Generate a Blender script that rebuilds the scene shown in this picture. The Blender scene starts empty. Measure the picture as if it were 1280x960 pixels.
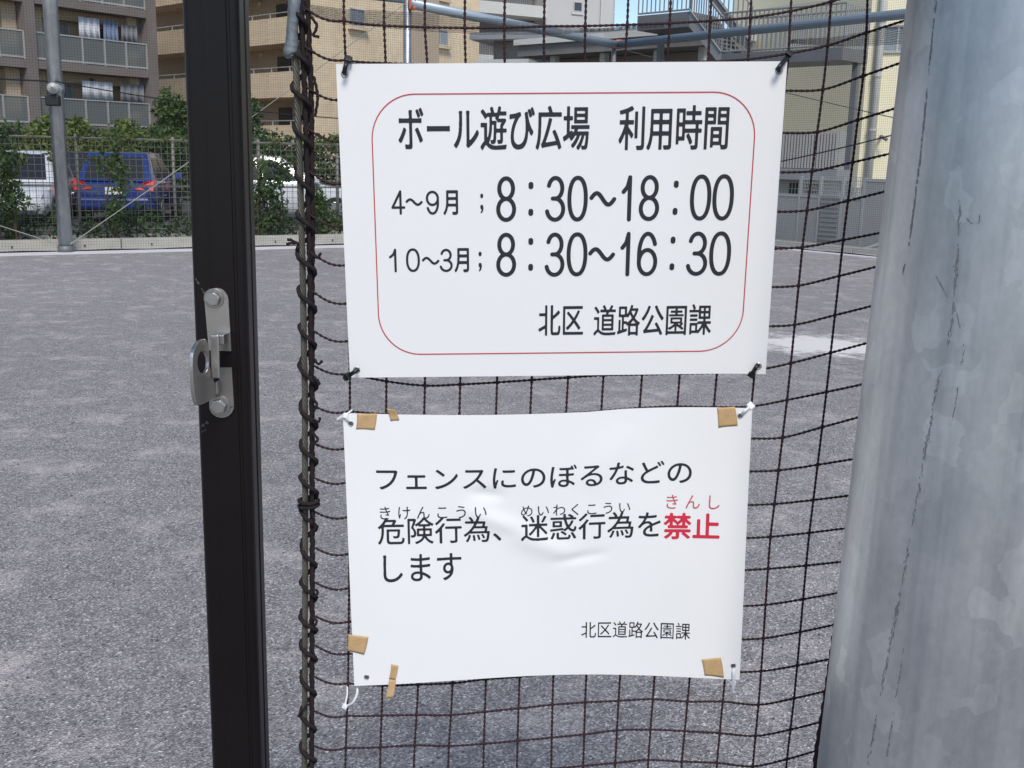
import bpy, math, random
import numpy as np
from mathutils import Vector, Matrix

# ------------------------------------------------------------------ camera
scene = bpy.context.scene
FPX, CX, CY = 1342.0, 640.0, 480.0          # focal length and centre for a 1280 x 960 frame
PITCH, ROLL = math.radians(11.75), math.radians(1.22)
EYE = Vector((0.0, 0.0, 1.45))
cp, sp, cr, sr = math.cos(PITCH), math.sin(PITCH), math.cos(ROLL), math.sin(ROLL)
FWD = Vector((0, cp, -sp)); R0 = Vector((1, 0, 0)); U0 = Vector((0, sp, cp))
RGT = R0 * cr + U0 * sr
UPV = U0 * cr - R0 * sr
cd = bpy.data.cameras.new('camera'); cam = bpy.data.objects.new('camera', cd)
scene.collection.objects.link(cam); scene.camera = cam
cd.sensor_fit = 'HORIZONTAL'; cd.sensor_width = 36.0; cd.lens = 36.0 * FPX / 1280.0
cd.clip_start = 0.02; cd.clip_end = 2000
mw = Matrix((RGT, UPV, -FWD)).transposed().to_4x4(); mw.translation = EYE
cam.matrix_world = mw

# ------------------------------------------------------------------ light
SUN_TO = Vector((0.16, -0.84, 1.02)).normalized()
world = bpy.data.worlds.new('World'); scene.world = world; world.use_nodes = True
wn = world.node_tree.nodes; bg = wn['Background']
sky = wn.new('ShaderNodeTexSky'); sky.sky_type = 'NISHITA'; sky.sun_disc = False
sky.sun_elevation = math.asin(SUN_TO.z); sky.sun_rotation = math.atan2(SUN_TO.x, SUN_TO.y)
sky.air_density = 1.0; sky.dust_density = 0.3; sky.ozone_density = 2.4
world.node_tree.links.new(sky.outputs[0], bg.inputs[0]); bg.inputs[1].default_value = 0.09
sl = bpy.data.lights.new('sun', 'SUN'); sun = bpy.data.objects.new('sun', sl)
scene.collection.objects.link(sun); sl.energy = 2.0; sl.angle = math.radians(18); sl.color = (1.0, 0.935, 0.85)
sun.rotation_euler = (-SUN_TO).to_track_quat('-Z', 'Y').to_euler(); sun.location = (0, 0, 30)
vs = scene.view_settings; vs.view_transform = 'Standard'; vs.look = 'None'; vs.gamma = 1.0
vs.exposure = 0.76; vs.use_curve_mapping = False
scene.cycles.max_bounces = 6; scene.cycles.transparent_max_bounces = 24

# ------------------------------------------------------------------ projection helpers
def ray(px, py):
    return FWD + RGT * ((px - CX) / FPX) + UPV * (-(py - CY) / FPX)
def at_depth(px, py, z):           # z along the optical axis
    return EYE + ray(px, py) * z
def at_y(px, py, Y):               # on the plane world Y
    d = ray(px, py); return EYE + d * (Y / d.y)
def on_ground(px, py, z=0.0):
    d = ray(px, py); return EYE + d * ((z - EYE.z) / d.z)

# ------------------------------------------------------------------ mesh helpers
COL = scene.collection
class MB:
    def __init__(self): self.v = []; self.f = []
    def add(self, vs_, fs_):
        k = len(self.v); self.v += [tuple(p) for p in vs_]; self.f += [tuple(i + k for i in f) for f in fs_]
        return self
    def box(self, lo, hi):
        x0, y0, z0 = lo; x1, y1, z1 = hi
        return self.add([(x0,y0,z0),(x1,y0,z0),(x1,y1,z0),(x0,y1,z0),(x0,y0,z1),(x1,y0,z1),(x1,y1,z1),(x0,y1,z1)],
                        [(0,3,2,1),(4,5,6,7),(0,1,5,4),(1,2,6,5),(2,3,7,6),(3,0,4,7)])
    def fbox(self, F, a0, a1, b0, b1, z0, z1):      # box in a facade frame
        p = [F.pt(a, b, z) for z in (z0, z1) for a, b in ((a0,b0),(a1,b0),(a1,b1),(a0,b1))]
        return self.add(p, [(0,3,2,1),(4,5,6,7),(0,1,5,4),(1,2,6,5),(2,3,7,6),(3,0,4,7)])
    def tube(self, pts, r, n=8, cap=True, radii=None):
        pts = [Vector(p) for p in pts]; m = len(pts); k = len(self.v)
        t0 = (pts[1] - pts[0]).normalized()
        nrm = t0.orthogonal().normalized()
        for i, p in enumerate(pts):
            t = (pts[min(i+1, m-1)] - pts[max(i-1, 0)])
            t = t.normalized() if t.length > 1e-9 else t0
            nrm = (nrm - t * nrm.dot(t)).normalized(); bi = t.cross(nrm)
            rr = radii[i] if radii else r
            for j in range(n):
                a = 2 * math.pi * j / n
                self.v.append(tuple(p + nrm * (rr * math.cos(a)) + bi * (rr * math.sin(a))))
        for i in range(m - 1):
            for j in range(n):
                a = k + i*n + j; b = k + i*n + (j+1) % n
                self.f.append((a, b, b + n, a + n))
        if cap:
            self.f.append(tuple(k + j for j in range(n))[::-1]); self.f.append(tuple(k + (m-1)*n + j for j in range(n)))
        return self
    def rope(self, pts, r, pitch, step, plies=3, n=8, depth=0.26):
        """a laid cord: the round section is lobed and turns along the length"""
        P = resample(pts, step); m = len(P); k = len(self.v)
        T = np.gradient(P, axis=0); T /= np.linalg.norm(T, axis=1)[:, None] + 1e-12
        ref = np.array([0.31, 0.9, 0.3]); ref /= np.linalg.norm(ref)
        N = ref - T * (T @ ref)[:, None]; N /= np.linalg.norm(N, axis=1)[:, None]
        B = np.cross(T, N)
        s = np.concatenate([[0], np.cumsum(np.linalg.norm(np.diff(P, axis=0), axis=1))])
        ang = np.arange(n) * 2 * np.pi / n
        ph = 2 * np.pi * s / pitch
        rr = r * (1 - depth/2 + depth/2 * np.cos(plies * ang[None, :] - ph[:, None]))
        V = P[:, None, :] + N[:, None, :] * (rr * np.cos(ang))[:, :, None] + B[:, None, :] * (rr * np.sin(ang))[:, :, None]
        self.v += [tuple(q) for q in V.reshape(-1, 3)]
        for i in range(m - 1):
            for j in range(n):
                a = k + i*n + j; b = k + i*n + (j+1) % n
                self.f.append((a, b, b + n, a + n))
        self.f.append(tuple(k + j for j in range(n))[::-1]); self.f.append(tuple(k + (m-1)*n + j for j in range(n)))
        return self
    def prism(self, poly, d):                # planar polygon (3D points) extruded by vector d
        n = len(poly); d = Vector(d)
        p = [Vector(q) for q in poly] + [Vector(q) + d for q in poly]
        return self.add(p, [tuple(range(n))[::-1], tuple(range(n, 2*n))] + [(i, (i+1) % n, n + (i+1) % n, n + i) for i in range(n)])
    def ball(self, c, r, sx=1, sy=1, sz=1, n=6, m=4):
        c = Vector(c); vs_ = [c + Vector((0, 0, r*sz))]
        for i in range(1, m):
            th = math.pi * i / m
            for j in range(n):
                a = 2*math.pi*j/n
                vs_.append(c + Vector((r*sx*math.sin(th)*math.cos(a), r*sy*math.sin(th)*math.sin(a), r*sz*math.cos(th))))
        vs_.append(c - Vector((0, 0, r*sz))); fs_ = []
        for j in range(n): fs_.append((0, 1 + j, 1 + (j+1) % n))
        for i in range(m - 2):
            for j in range(n):
                a = 1 + i*n + j; b = 1 + i*n + (j+1) % n; fs_.append((a, a + n, b + n, b))
        L = len(vs_) - 1; o = 1 + (m-2)*n
        for j in range(n): fs_.append((o + j, L, o + (j+1) % n))
        return self.add(vs_, fs_)
    def build(self, name, mat, parent=None, smooth=False, bevel=0.0, seg=2):
        return mesh_obj(name, self.v, self.f, mat, parent, smooth, bevel, seg)

def mesh_obj(name, v, f, mat, parent=None, smooth=False, bevel=0.0, seg=2):
    V = np.array(v, dtype=float)
    lo, hi = V.min(0), V.max(0); loc = Vector(((lo[0]+hi[0])/2, (lo[1]+hi[1])/2, lo[2]))
    me = bpy.data.meshes.new(name); me.from_pydata((V - np.array(loc)).tolist(), [], f); me.update()
    if smooth: me.polygons.foreach_set('use_smooth', [True] * len(me.polygons))
    me.materials.append(mat)
    o = bpy.data.objects.new(name, me); COL.objects.link(o)
    if parent is not None:
        o.parent = parent; o.location = loc - Vector(parent.get('_w', (0,0,0)))
        o['_w'] = tuple(loc)
    else:
        o.location = loc; o['_w'] = tuple(loc)
    if bevel:
        b = o.modifiers.new('bevel', 'BEVEL'); b.width = bevel; b.segments = seg; b.limit_method = 'ANGLE'; b.angle_limit = math.radians(35)
    return o
def tag(o, label, cat, group=None):
    o['label'] = label; o['category'] = cat
    if group: o['group'] = group
    return o
def struct(o): o['kind'] = 'structure'; return o
def thing(name, loc, label, cat, group=None):
    o = bpy.data.objects.new(name, None); COL.objects.link(o); o.location = loc; o['_w'] = tuple(loc)
    o.empty_display_size = 0.05
    return tag(o, label, cat, group)

def catmull(pts, sub):
    P = [np.array(p, float) for p in pts]; out = []
    for i in range(len(P) - 1):
        p0 = P[i-1] if i else 2*P[0] - P[1]; p1, p2 = P[i], P[i+1]
        p3 = P[i+2] if i + 2 < len(P) else 2*P[-1] - P[-2]
        for k in range(sub):
            t = k / sub
            out.append(0.5*((2*p1) + (-p0+p2)*t + (2*p0-5*p1+4*p2-p3)*t*t + (-p0+3*p1-3*p2+p3)*t**3))
    out.append(P[-1]); return np.array(out)
def resample(pts, step):
    P = np.array([tuple(p) for p in pts], float)
    s = np.concatenate([[0], np.cumsum(np.linalg.norm(np.diff(P, axis=0), axis=1))])
    n = max(2, int(s[-1] / step) + 1); q = np.linspace(0, s[-1], n)
    return np.stack([np.interp(q, s, P[:, i]) for i in range(3)], 1)

class Frame:                        # a facade: origin, direction along it, normal towards the viewer
    def __init__(self, p0, p1):
        self.o = Vector((p0[0], p0[1], 0)); self.u = Vector((p1[0]-p0[0], p1[1]-p0[1], 0)); self.len = self.u.length
        self.u.normalize(); self.n = Vector((self.u.y, -self.u.x, 0))
    def pt(self, a, b, z): return self.o + self.u*a + self.n*b + Vector((0, 0, z))
    def hit(self, px, py, b=0.0):   # pixel -> (a, z) on the facade plane
        d = ray(px, py); o = self.o + self.n*b
        t = (o - EYE).dot(self.n) / d.dot(self.n); p = EYE + d*t
        return (p - self.o).dot(self.u), p.z

# ------------------------------------------------------------------ materials
def srgb(r, g, b):
    f = lambda c: (c/255/12.92) if c/255 <= 0.04045 else ((c/255 + 0.055)/1.055)**2.4
    return (f(r), f(g), f(b), 1)
def mat(name, col, rough=0.7, metal=0.0, noise=0.0, scale=5.0, bump=0.0, bscale=None, spec=0.5, coat=0.0):
    m = bpy.data.materials.new(name); m.use_nodes = True; nt = m.node_tree; N = nt.nodes; L = nt.links
    p = N['Principled BSDF']; p.inputs['Roughness'].default_value = rough; p.inputs['Metallic'].default_value = metal
    p.inputs['Specular IOR Level'].default_value = spec; p.inputs['Coat Weight'].default_value = coat
    c = tuple(col)[:3]
    tc = N.new('ShaderNodeTexCoord')
    nz = N.new('ShaderNodeTexNoise'); nz.inputs['Scale'].default_value = scale; nz.inputs['Detail'].default_value = 6
    L.new(tc.outputs['Object'], nz.inputs['Vector'])
    mx = N.new('ShaderNodeMix'); mx.data_type = 'RGBA'
    mx.inputs[6].default_value = tuple(x*(1-noise) for x in c) + (1,); mx.inputs[7].default_value = tuple(min(1, x*(1+noise)) for x in c) + (1,)
    L.new(nz.outputs['Fac'], mx.inputs[0]); L.new(mx.outputs[2], p.inputs['Base Color'])
    if bump:
        n2 = N.new('ShaderNodeTexNoise'); n2.inputs['Scale'].default_value = bscale or scale*6; n2.inputs['Detail'].default_value = 4
        L.new(tc.outputs['Object'], n2.inputs['Vector'])
        b = N.new('ShaderNodeBump'); b.inputs['Strength'].default_value = bump; b.inputs['Distance'].default_value = 0.01
        L.new(n2.outputs['Fac'], b.inputs['Height']); L.new(b.outputs[0], p.inputs['Normal'])
    return m
def ramp(N, pts):
    r = N.new('ShaderNodeValToRGB'); e = r.color_ramp.elements
    while len(e) < len(pts): e.new(0.5)
    for el, (pos, col) in zip(e, pts): el.position = pos; el.color = col if len(col) == 4 else tuple(col) + (1,)
    return r

def mat_ground():
    m = bpy.data.materials.new('gravel_ground'); m.use_nodes = True; N = m.node_tree.nodes; L = m.node_tree.links
    p = N['Principled BSDF']; p.inputs['Roughness'].default_value = 0.95; p.inputs['Specular IOR Level'].default_value = 0.2
    g = N.new('ShaderNodeNewGeometry')
    def noise(s, d=6, ro=0.6):
        n = N.new('ShaderNodeTexNoise'); n.inputs['Scale'].default_value = s; n.inputs['Detail'].default_value = d
        n.inputs['Roughness'].default_value = ro; L.new(g.outputs['Position'], n.inputs['Vector']); return n
    def vor(s):
        n = N.new('ShaderNodeTexVoronoi'); n.inputs['Scale'].default_value = s; L.new(g.outputs['Position'], n.inputs['Vector']); return n
    grain = vor(170); grain2 = vor(75); fine = noise(60, 8, 0.7)
    patch = noise(3.0, 13, 0.72); mott = noise(11.0, 8, 0.7); broad = noise(0.22, 4)
    r1 = ramp(N, [(0.0, (0.036, 0.035, 0.036)), (0.35, (0.10, 0.097, 0.098)), (0.7, (0.205, 0.198, 0.198)), (0.86, (0.35, 0.34, 0.338)), (1.0, (0.60, 0.59, 0.58))])
    L.new(grain.outputs['Color'], r1.inputs[0])
    r2 = ramp(N, [(0.3, (0.115, 0.111, 0.113)), (0.7, (0.26, 0.25, 0.25))]); L.new(fine.outputs['Fac'], r2.inputs[0])
    a = N.new('ShaderNodeMix'); a.data_type = 'RGBA'; a.inputs[0].default_value = 0.3
    L.new(r1.outputs[0], a.inputs[6]); L.new(r2.outputs[0], a.inputs[7])
    # worn sandy patches
    r3 = ramp(N, [(0.51, (0, 0, 0)), (0.70, (0.9, 0.9, 0.9))]); L.new(patch.outputs['Fac'], r3.inputs[0])
    mu = N.new('ShaderNodeMath'); mu.operation = 'MULTIPLY'; L.new(r3.outputs[0], mu.inputs[0]); L.new(fine.outputs['Fac'], mu.inputs[1])
    b = N.new('ShaderNodeMix'); b.data_type = 'RGBA'; L.new(mu.outputs[0], b.inputs[0])
    L.new(a.outputs[2], b.inputs[6]); b.inputs[7].default_value = (0.43, 0.395, 0.37, 1)
    r4 = ramp(N, [(0.3, (1.58, 1.54, 1.52)), (0.7, (1.92, 1.86, 1.82))]); L.new(broad.outputs['Fac'], r4.inputs[0])
    c = N.new('ShaderNodeMix'); c.data_type = 'RGBA'; c.blend_type = 'MULTIPLY'; c.inputs[0].default_value = 1
    r6 = ramp(N, [(0.32, (0.82, 0.82, 0.83)), (0.5, (1.0, 1.0, 1.0)), (0.7, (1.14, 1.13, 1.12))]); L.new(mott.outputs['Fac'], r6.inputs[0])
    c0 = N.new('ShaderNodeMix'); c0.data_type = 'RGBA'; c0.blend_type = 'MULTIPLY'; c0.inputs[0].default_value = 1
    L.new(b.outputs[2], c0.inputs[6]); L.new(r6.outputs[0], c0.inputs[7])
    L.new(c0.outputs[2], c.inputs[6]); L.new(r4.outputs[0], c.inputs[7]); L.new(c.outputs[2], p.inputs['Base Color'])
    bm = N.new('ShaderNodeBump'); bm.inputs['Strength'].default_value = 0.9; bm.inputs['Distance'].default_value = 0.006
    ad = N.new('ShaderNodeMath'); ad.operation = 'ADD'; L.new(grain.outputs['Distance'], ad.inputs[0]); L.new(fine.outputs['Fac'], ad.inputs[1])
    L.new(ad.outputs[0], bm.inputs['Height']); L.new(bm.outputs[0], p.inputs['Normal'])
    return m

def mat_galv(name='galvanised_steel', base=0.50, scl=1.0):
    m = bpy.data.materials.new(name); m.use_nodes = True; N = m.node_tree.nodes; L = m.node_tree.links
    p = N['Principled BSDF']; p.inputs['Metallic'].default_value = 0.82
    tc = N.new('ShaderNodeTexCoord')
    def mapped(sx, sy, sz):
        mp = N.new('ShaderNodeMapping'); mp.inputs['Scale'].default_value = (sx, sy, sz); L.new(tc.outputs['Object'], mp.inputs['Vector']); return mp
    # the metal spangle: angular flakes broken up by noise
    dist = N.new('ShaderNodeTexNoise'); dist.inputs['Scale'].default_value = 30*scl; dist.inputs['Detail'].default_value = 4
    L.new(tc.outputs['Object'], dist.inputs['Vector'])
    av = N.new('ShaderNodeMix'); av.data_type = 'RGBA'; av.blend_type = 'LINEAR_LIGHT'; av.inputs[0].default_value = 0.020/scl
    mp0 = mapped(1, 1, 0.62); L.new(mp0.outputs[0], av.inputs[6]); L.new(dist.outputs['Color'], av.inputs[7])
    vo = N.new('ShaderNodeTexVoronoi'); vo.inputs['Scale'].default_value = 46*scl; L.new(av.outputs[2], vo.inputs['Vector'])
    mp = mapped(9*scl, 9*scl, 3.2*scl); n1 = N.new('ShaderNodeTexNoise'); n1.inputs['Scale'].default_value = 1.0; n1.inputs['Detail'].default_value = 7; n1.inputs['Roughness'].default_value = 0.62
    L.new(mp.outputs[0], n1.inputs['Vector'])
    mps = mapped(55*scl, 55*scl, 1.1*scl); n2 = N.new('ShaderNodeTexNoise'); n2.inputs['Scale'].default_value = 1.0; n2.inputs['Detail'].default_value = 3
    L.new(mps.outputs[0], n2.inputs['Vector'])
    b = base
    r1 = ramp(N, [(0.30, (b*0.68, b*0.72, b*0.77)), (0.5, (b*0.95, b*0.98, b*1.01)), (0.68, (b*1.22, b*1.23, b*1.24))]); L.new(n1.outputs['Fac'], r1.inputs[0])
    bw = N.new('ShaderNodeSeparateColor'); L.new(vo.outputs['Color'], bw.inputs[0])
    r2 = ramp(N, [(0.0, (0.93, 0.935, 0.94)), (0.5, (1.0, 1.0, 1.0)), (0.80, (1.03, 1.03, 1.03)), (0.92, (1.11, 1.11, 1.10)), (1.0, (1.18, 1.18, 1.17))]); L.new(bw.outputs[0], r2.inputs[0])
    x = N.new('ShaderNodeMix'); x.data_type = 'RGBA'; x.blend_type = 'MULTIPLY'; x.inputs[0].default_value = 0.9
    L.new(r1.outputs[0], x.inputs[6]); L.new(r2.outputs[0], x.inputs[7])
    r3 = ramp(N, [(0.30, (0.74, 0.76, 0.79)), (0.5, (1, 1, 1)), (1, (1.03, 1.02, 1.02))]); L.new(n2.outputs['Fac'], r3.inputs[0])
    y = N.new('ShaderNodeMix'); y.data_type = 'RGBA'; y.blend_type = 'MULTIPLY'; y.inputs[0].default_value = 0.8
    L.new(x.outputs[2], y.inputs[6]); L.new(r3.outputs[0], y.inputs[7])
    mpb = mapped(170*scl, 170*scl, 120*scl); mpb.inputs['Rotation'].default_value = (0.5, 0.5, 0.3); n3 = N.new('ShaderNodeTexNoise'); n3.inputs['Scale'].default_value = 1.0; n3.inputs['Detail'].default_value = 5
    L.new(mpb.outputs[0], n3.inputs['Vector']); r5 = ramp(N, [(0.3, (0.86, 0.87, 0.88)), (0.7, (1.12, 1.12, 1.11))]); L.new(n3.outputs['Fac'], r5.inputs[0])
    y2 = N.new('ShaderNodeMix'); y2.data_type = 'RGBA'; y2.blend_type = 'MULTIPLY'; y2.inputs[0].default_value = 0.4
    L.new(y.outputs[2], y2.inputs[6]); L.new(r5.outputs[0], y2.inputs[7])
    L.new(y2.outputs[2], p.inputs['Base Color'])
    rr = ramp(N, [(0.3, (0.34,)*3), (0.7, (0.50,)*3)]); L.new(n1.outputs['Fac'], rr.inputs[0]); L.new(rr.outputs[0], p.inputs['Roughness'])
    bm = N.new('ShaderNodeBump'); bm.inputs['Strength'].default_value = 0.12; bm.inputs['Distance'].default_value = 0.003
    L.new(n1.outputs['Fac'], bm.inputs['Height']); L.new(bm.outputs[0], p.inputs['Normal'])
    return m

def mat_tile(name, col, joint, sx=0.2, sz=0.09):
    m = bpy.data.materials.new(name); m.use_nodes = True; N = m.node_tree.nodes; L = m.node_tree.links
    p = N['Principled BSDF']; p.inputs['Roughness'].default_value = 0.75
    tc = N.new('ShaderNodeTexCoord'); sep = N.new('ShaderNodeSeparateXYZ'); L.new(tc.outputs['Object'], sep.inputs[0])
    ad = N.new('ShaderNodeMath'); ad.operation = 'ADD'; L.new(sep.outputs[0], ad.inputs[0]); L.new(sep.outputs[1], ad.inputs[1])
    cb = N.new('ShaderNodeCombineXYZ'); L.new(ad.outputs[0], cb.inputs[0]); L.new(sep.outputs[2], cb.inputs[1])
    br = N.new('ShaderNodeTexBrick'); br.inputs['Scale'].default_value = 1; br.inputs['Brick Width'].default_value = sx
    br.inputs['Row Height'].default_value = sz; br.inputs['Mortar Size'].default_value = 0.008
    br.inputs['Color1'].default_value = tuple(c*0.94 for c in col[:3]) + (1,); br.inputs['Color2'].default_value = tuple(c*1.05 for c in col[:3]) + (1,)
    br.inputs['Mortar'].default_value = tuple(joint[:3]) + (1,)
    L.new(cb.outputs[0], br.inputs['Vector'])
    nz = N.new('ShaderNodeTexNoise'); nz.inputs['Scale'].default_value = 0.6; nz.inputs['Detail'].default_value = 6; L.new(tc.outputs['Object'], nz.inputs['Vector'])
    r = ramp(N, [(0.3, (0.86, 0.85, 0.84)), (0.7, (1.06, 1.06, 1.06))]); L.new(nz.outputs['Fac'], r.inputs[0])
    x = N.new('ShaderNodeMix'); x.data_type = 'RGBA'; x.blend_type = 'MULTIPLY'; x.inputs[0].default_value = 1
    L.new(br.outputs['Color'], x.inputs[6]); L.new(r.outputs[0], x.inputs[7]); L.new(x.outputs[2], p.inputs['Base Color'])
    return m

def mat_leaf(name, dark, light):
    m = bpy.data.materials.new(name); m.use_nodes = True; N = m.node_tree.nodes; L = m.node_tree.links
    p = N['Principled BSDF']; p.inputs['Roughness'].default_value = 0.55
    g = N.new('ShaderNodeNewGeometry'); r = ramp(N, [(0.0, dark), (1.0, light)]); L.new(g.outputs['Random Per Island'], r.inputs[0])
    L.new(r.outputs[0], p.inputs['Base Color'])
    tr = N.new('ShaderNodeBsdfTranslucent'); L.new(r.outputs[0], tr.inputs[0])
    mx = N.new('ShaderNodeMixShader'); mx.inputs[0].default_value = 0.3
    L.new(p.outputs[0], mx.inputs[1]); L.new(tr.outputs[0], mx.inputs[2]); L.new(mx.outputs[0], N['Material Output'].inputs[0])
    return m

def mat_glass(name, col, alpha, rough=0.15):
    m = bpy.data.materials.new(name); m.use_nodes = True; p = m.node_tree.nodes['Principled BSDF']
    p.inputs['Base Color'].default_value = tuple(col[:3]) + (1,); p.inputs['Alpha'].default_value = alpha; p.inputs['Roughness'].default_value = rough
    return m

M = {}
M['ground'] = mat_ground()
M['galv'] = mat_galv()
M['galv_far'] = mat_galv('galvanised_far', 0.46, 0.4)
M['pipe'] = mat('pipe_paint', (0.30, 0.36, 0.41), 0.45, 0.3, 0.15, 3)
M['post'] = mat('dark_bronze_aluminium', (0.0060, 0.0040, 0.0044), 0.34, 0.0, 0.3, 14, 0.03, 260, spec=0.25)
M['stainless'] = mat('brushed_stainless', (0.44, 0.42, 0.40), 0.30, 0.95, 0.12, 60, 0.03, 500)
M['stainless_dull'] = mat('stainless_cast', (0.33, 0.315, 0.30), 0.36, 0.95, 0.12, 60)
M['net'] = mat('net_cord', (0.036, 0.018, 0.021), 0.85, 0, 0.4, 400, spec=0.25)
M['lash'] = mat('lashing_cord', (0.021, 0.015, 0.016), 0.85, 0, 0.35, 300, 0.3, 900, spec=0.25)
M['wire'] = mat('wire_rope', (0.13, 0.122, 0.10), 0.5, 0.55, 0.35, 120)
M['sleeve'] = mat('grey_sleeve', (0.19, 0.21, 0.23), 0.45, 0.3, 0.35, 60, 0.15, 200)
M['board'] = mat('white_board', (0.80, 0.795, 0.785), 0.45, 0, 0.03, 7)
M['sheet'] = mat('laminated_paper', (0.80, 0.797, 0.787), 0.36, 0, 0.03, 6)
M['ink'] = mat('black_ink', (0.016, 0.016, 0.021), 0.55, 0, 0.1, 40)
M['red'] = mat('red_ink', (0.60, 0.02, 0.055), 0.5, 0, 0.05, 40)
M['redline'] = mat('red_line', (0.50, 0.05, 0.06), 0.5, 0, 0.05, 40)
M['redthin'] = mat('thin_red_ink', (0.52, 0.09, 0.11), 0.5, 0, 0.05, 40)
M['tape'] = mat('brown_cloth_tape', (0.50, 0.33, 0.16), 0.6, 0, 0.22, 120, 0.25, 900)
M['tie_black'] = mat('black_nylon', (0.012, 0.012, 0.014), 0.4, 0, 0.1, 80)
M['tie_white'] = mat('white_nylon', (0.72, 0.73, 0.76), 0.4, 0, 0.05, 80)
M['eyelet'] = mat('eyelet_metal', (0.42, 0.43, 0.45), 0.4, 0.8, 0.2, 300)
M['hole'] = mat('dark_hole', (0.07, 0.07, 0.08), 0.8, 0, 0.2, 300)
M['kerb'] = mat('kerb_concrete', (0.44, 0.42, 0.37), 0.85, 0, 0.22, 6, 0.3, 60)
M['gutter'] = mat('gutter_concrete', (0.56, 0.56, 0.57), 0.85, 0, 0.15, 5)
M['soil'] = mat('soil', (0.06, 0.05, 0.035), 0.95, 0, 0.4, 6, 0.5, 40)
M['asphalt'] = mat('asphalt', (0.05, 0.05, 0.052), 0.9, 0, 0.3, 8, 0.3, 80)
M['pale_area0'] = mat('pale_ground', (0.36, 0.345, 0.335), 0.95, 0, 0.3, 5, 0.4, 60)
def mat_pale_area():
    m = bpy.data.materials.new('pale_ground'); m.use_nodes = True; N = m.node_tree.nodes; L = m.node_tree.links
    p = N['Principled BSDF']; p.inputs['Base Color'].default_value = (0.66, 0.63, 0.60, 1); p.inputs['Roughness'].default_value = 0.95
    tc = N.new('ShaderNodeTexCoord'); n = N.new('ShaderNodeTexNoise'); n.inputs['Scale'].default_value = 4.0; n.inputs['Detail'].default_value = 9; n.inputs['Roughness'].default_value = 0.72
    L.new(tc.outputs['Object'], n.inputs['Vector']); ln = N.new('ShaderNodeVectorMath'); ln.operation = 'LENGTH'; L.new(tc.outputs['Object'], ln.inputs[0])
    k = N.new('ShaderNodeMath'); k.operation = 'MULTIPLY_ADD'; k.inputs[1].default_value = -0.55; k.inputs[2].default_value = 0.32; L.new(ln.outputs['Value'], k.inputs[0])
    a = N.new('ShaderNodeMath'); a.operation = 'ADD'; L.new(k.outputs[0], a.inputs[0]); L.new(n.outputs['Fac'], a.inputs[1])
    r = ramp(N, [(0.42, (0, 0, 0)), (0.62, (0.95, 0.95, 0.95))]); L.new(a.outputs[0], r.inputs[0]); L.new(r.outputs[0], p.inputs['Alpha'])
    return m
M['pale_area'] = mat_pale_area()
M['fence'] = mat('fence_steel', (0.24, 0.225, 0.205), 0.6, 0.2, 0.2, 8)
M['fence_wire'] = mat('fence_wire', (0.17, 0.165, 0.145), 0.6, 0.2, 0.2, 8)
M['leaf'] = mat_leaf('leaf_green', (0.03, 0.065, 0.016, 1), (0.12, 0.19, 0.045, 1))
M['leaf2'] = mat_leaf('leaf_dark', (0.02, 0.048, 0.016, 1), (0.085, 0.15, 0.04, 1))
M['leaf3'] = mat_leaf('leaf_yellow', (0.07, 0.11, 0.018, 1), (0.19, 0.24, 0.05, 1))
M['bark'] = mat('bark', (0.06, 0.045, 0.03), 0.9, 0, 0.4, 20, 0.5, 60)
M['frame_a'] = mat('grey_brown_render', (0.175, 0.148, 0.136), 0.85, 0, 0.18, 1.2)
M['wall_a'] = mat_tile('tan_tile', (0.56, 0.44, 0.30), (0.47, 0.37, 0.26), 0.3, 0.12)
M['ceil_a'] = mat('tan_render', (0.44, 0.345, 0.24), 0.85, 0, 0.1, 1)
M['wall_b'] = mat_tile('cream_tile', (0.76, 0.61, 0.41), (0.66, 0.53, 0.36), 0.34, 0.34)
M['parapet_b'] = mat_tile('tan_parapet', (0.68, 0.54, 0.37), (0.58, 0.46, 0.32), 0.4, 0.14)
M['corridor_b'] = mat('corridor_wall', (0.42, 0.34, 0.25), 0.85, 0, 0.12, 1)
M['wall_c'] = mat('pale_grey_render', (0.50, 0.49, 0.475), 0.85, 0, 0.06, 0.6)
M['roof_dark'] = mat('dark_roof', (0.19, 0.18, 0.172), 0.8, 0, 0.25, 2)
M['wall_brown'] = mat('brown_wall', (0.27, 0.225, 0.19), 0.85, 0, 0.12, 1)
M['wall_d'] = mat('pale_yellow_render', (0.78, 0.72, 0.52), 0.85, 0, 0.07, 0.8)
M['trim'] = mat('white_trim', (0.55, 0.55, 0.52), 0.6, 0, 0.08, 4)
M['door'] = mat('dark_door', (0.035, 0.028, 0.025), 0.6, 0, 0.15, 4)
M['win'] = mat('window_glass', (0.05, 0.06, 0.07), 0.12, 0, 0.2, 1)
M['win_lit'] = mat('curtained_glass', (0.25, 0.29, 0.32), 0.25, 0, 0.3, 1.5)
M['alu'] = mat('aluminium', (0.50, 0.50, 0.48), 0.45, 0.4, 0.08, 4)
M['frost'] = mat_glass('frosted_glass', (0.17, 0.19, 0.185), 0.62, 0.4)
M['steel_dark'] = mat('dark_steel', (0.15, 0.155, 0.165), 0.55, 0.3, 0.15, 3)
M['steel_grey'] = mat('grey_steel', (0.27, 0.275, 0.285), 0.55, 0.3, 0.15, 3)
M['panel'] = mat('grey_panel', (0.35, 0.34, 0.33), 0.75, 0, 0.1, 1.4)
M['louvre'] = mat('louvre', (0.30, 0.30, 0.285), 0.6, 0.1, 0.1, 3)
M['orange'] = mat('orange_clamp', (0.62, 0.13, 0.05), 0.6, 0, 0.2, 40)
M['car_blue'] = mat('blue_paint', (0.008, 0.026, 0.15), 0.25, 0.0, 0.05, 3, coat=0.8)
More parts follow.
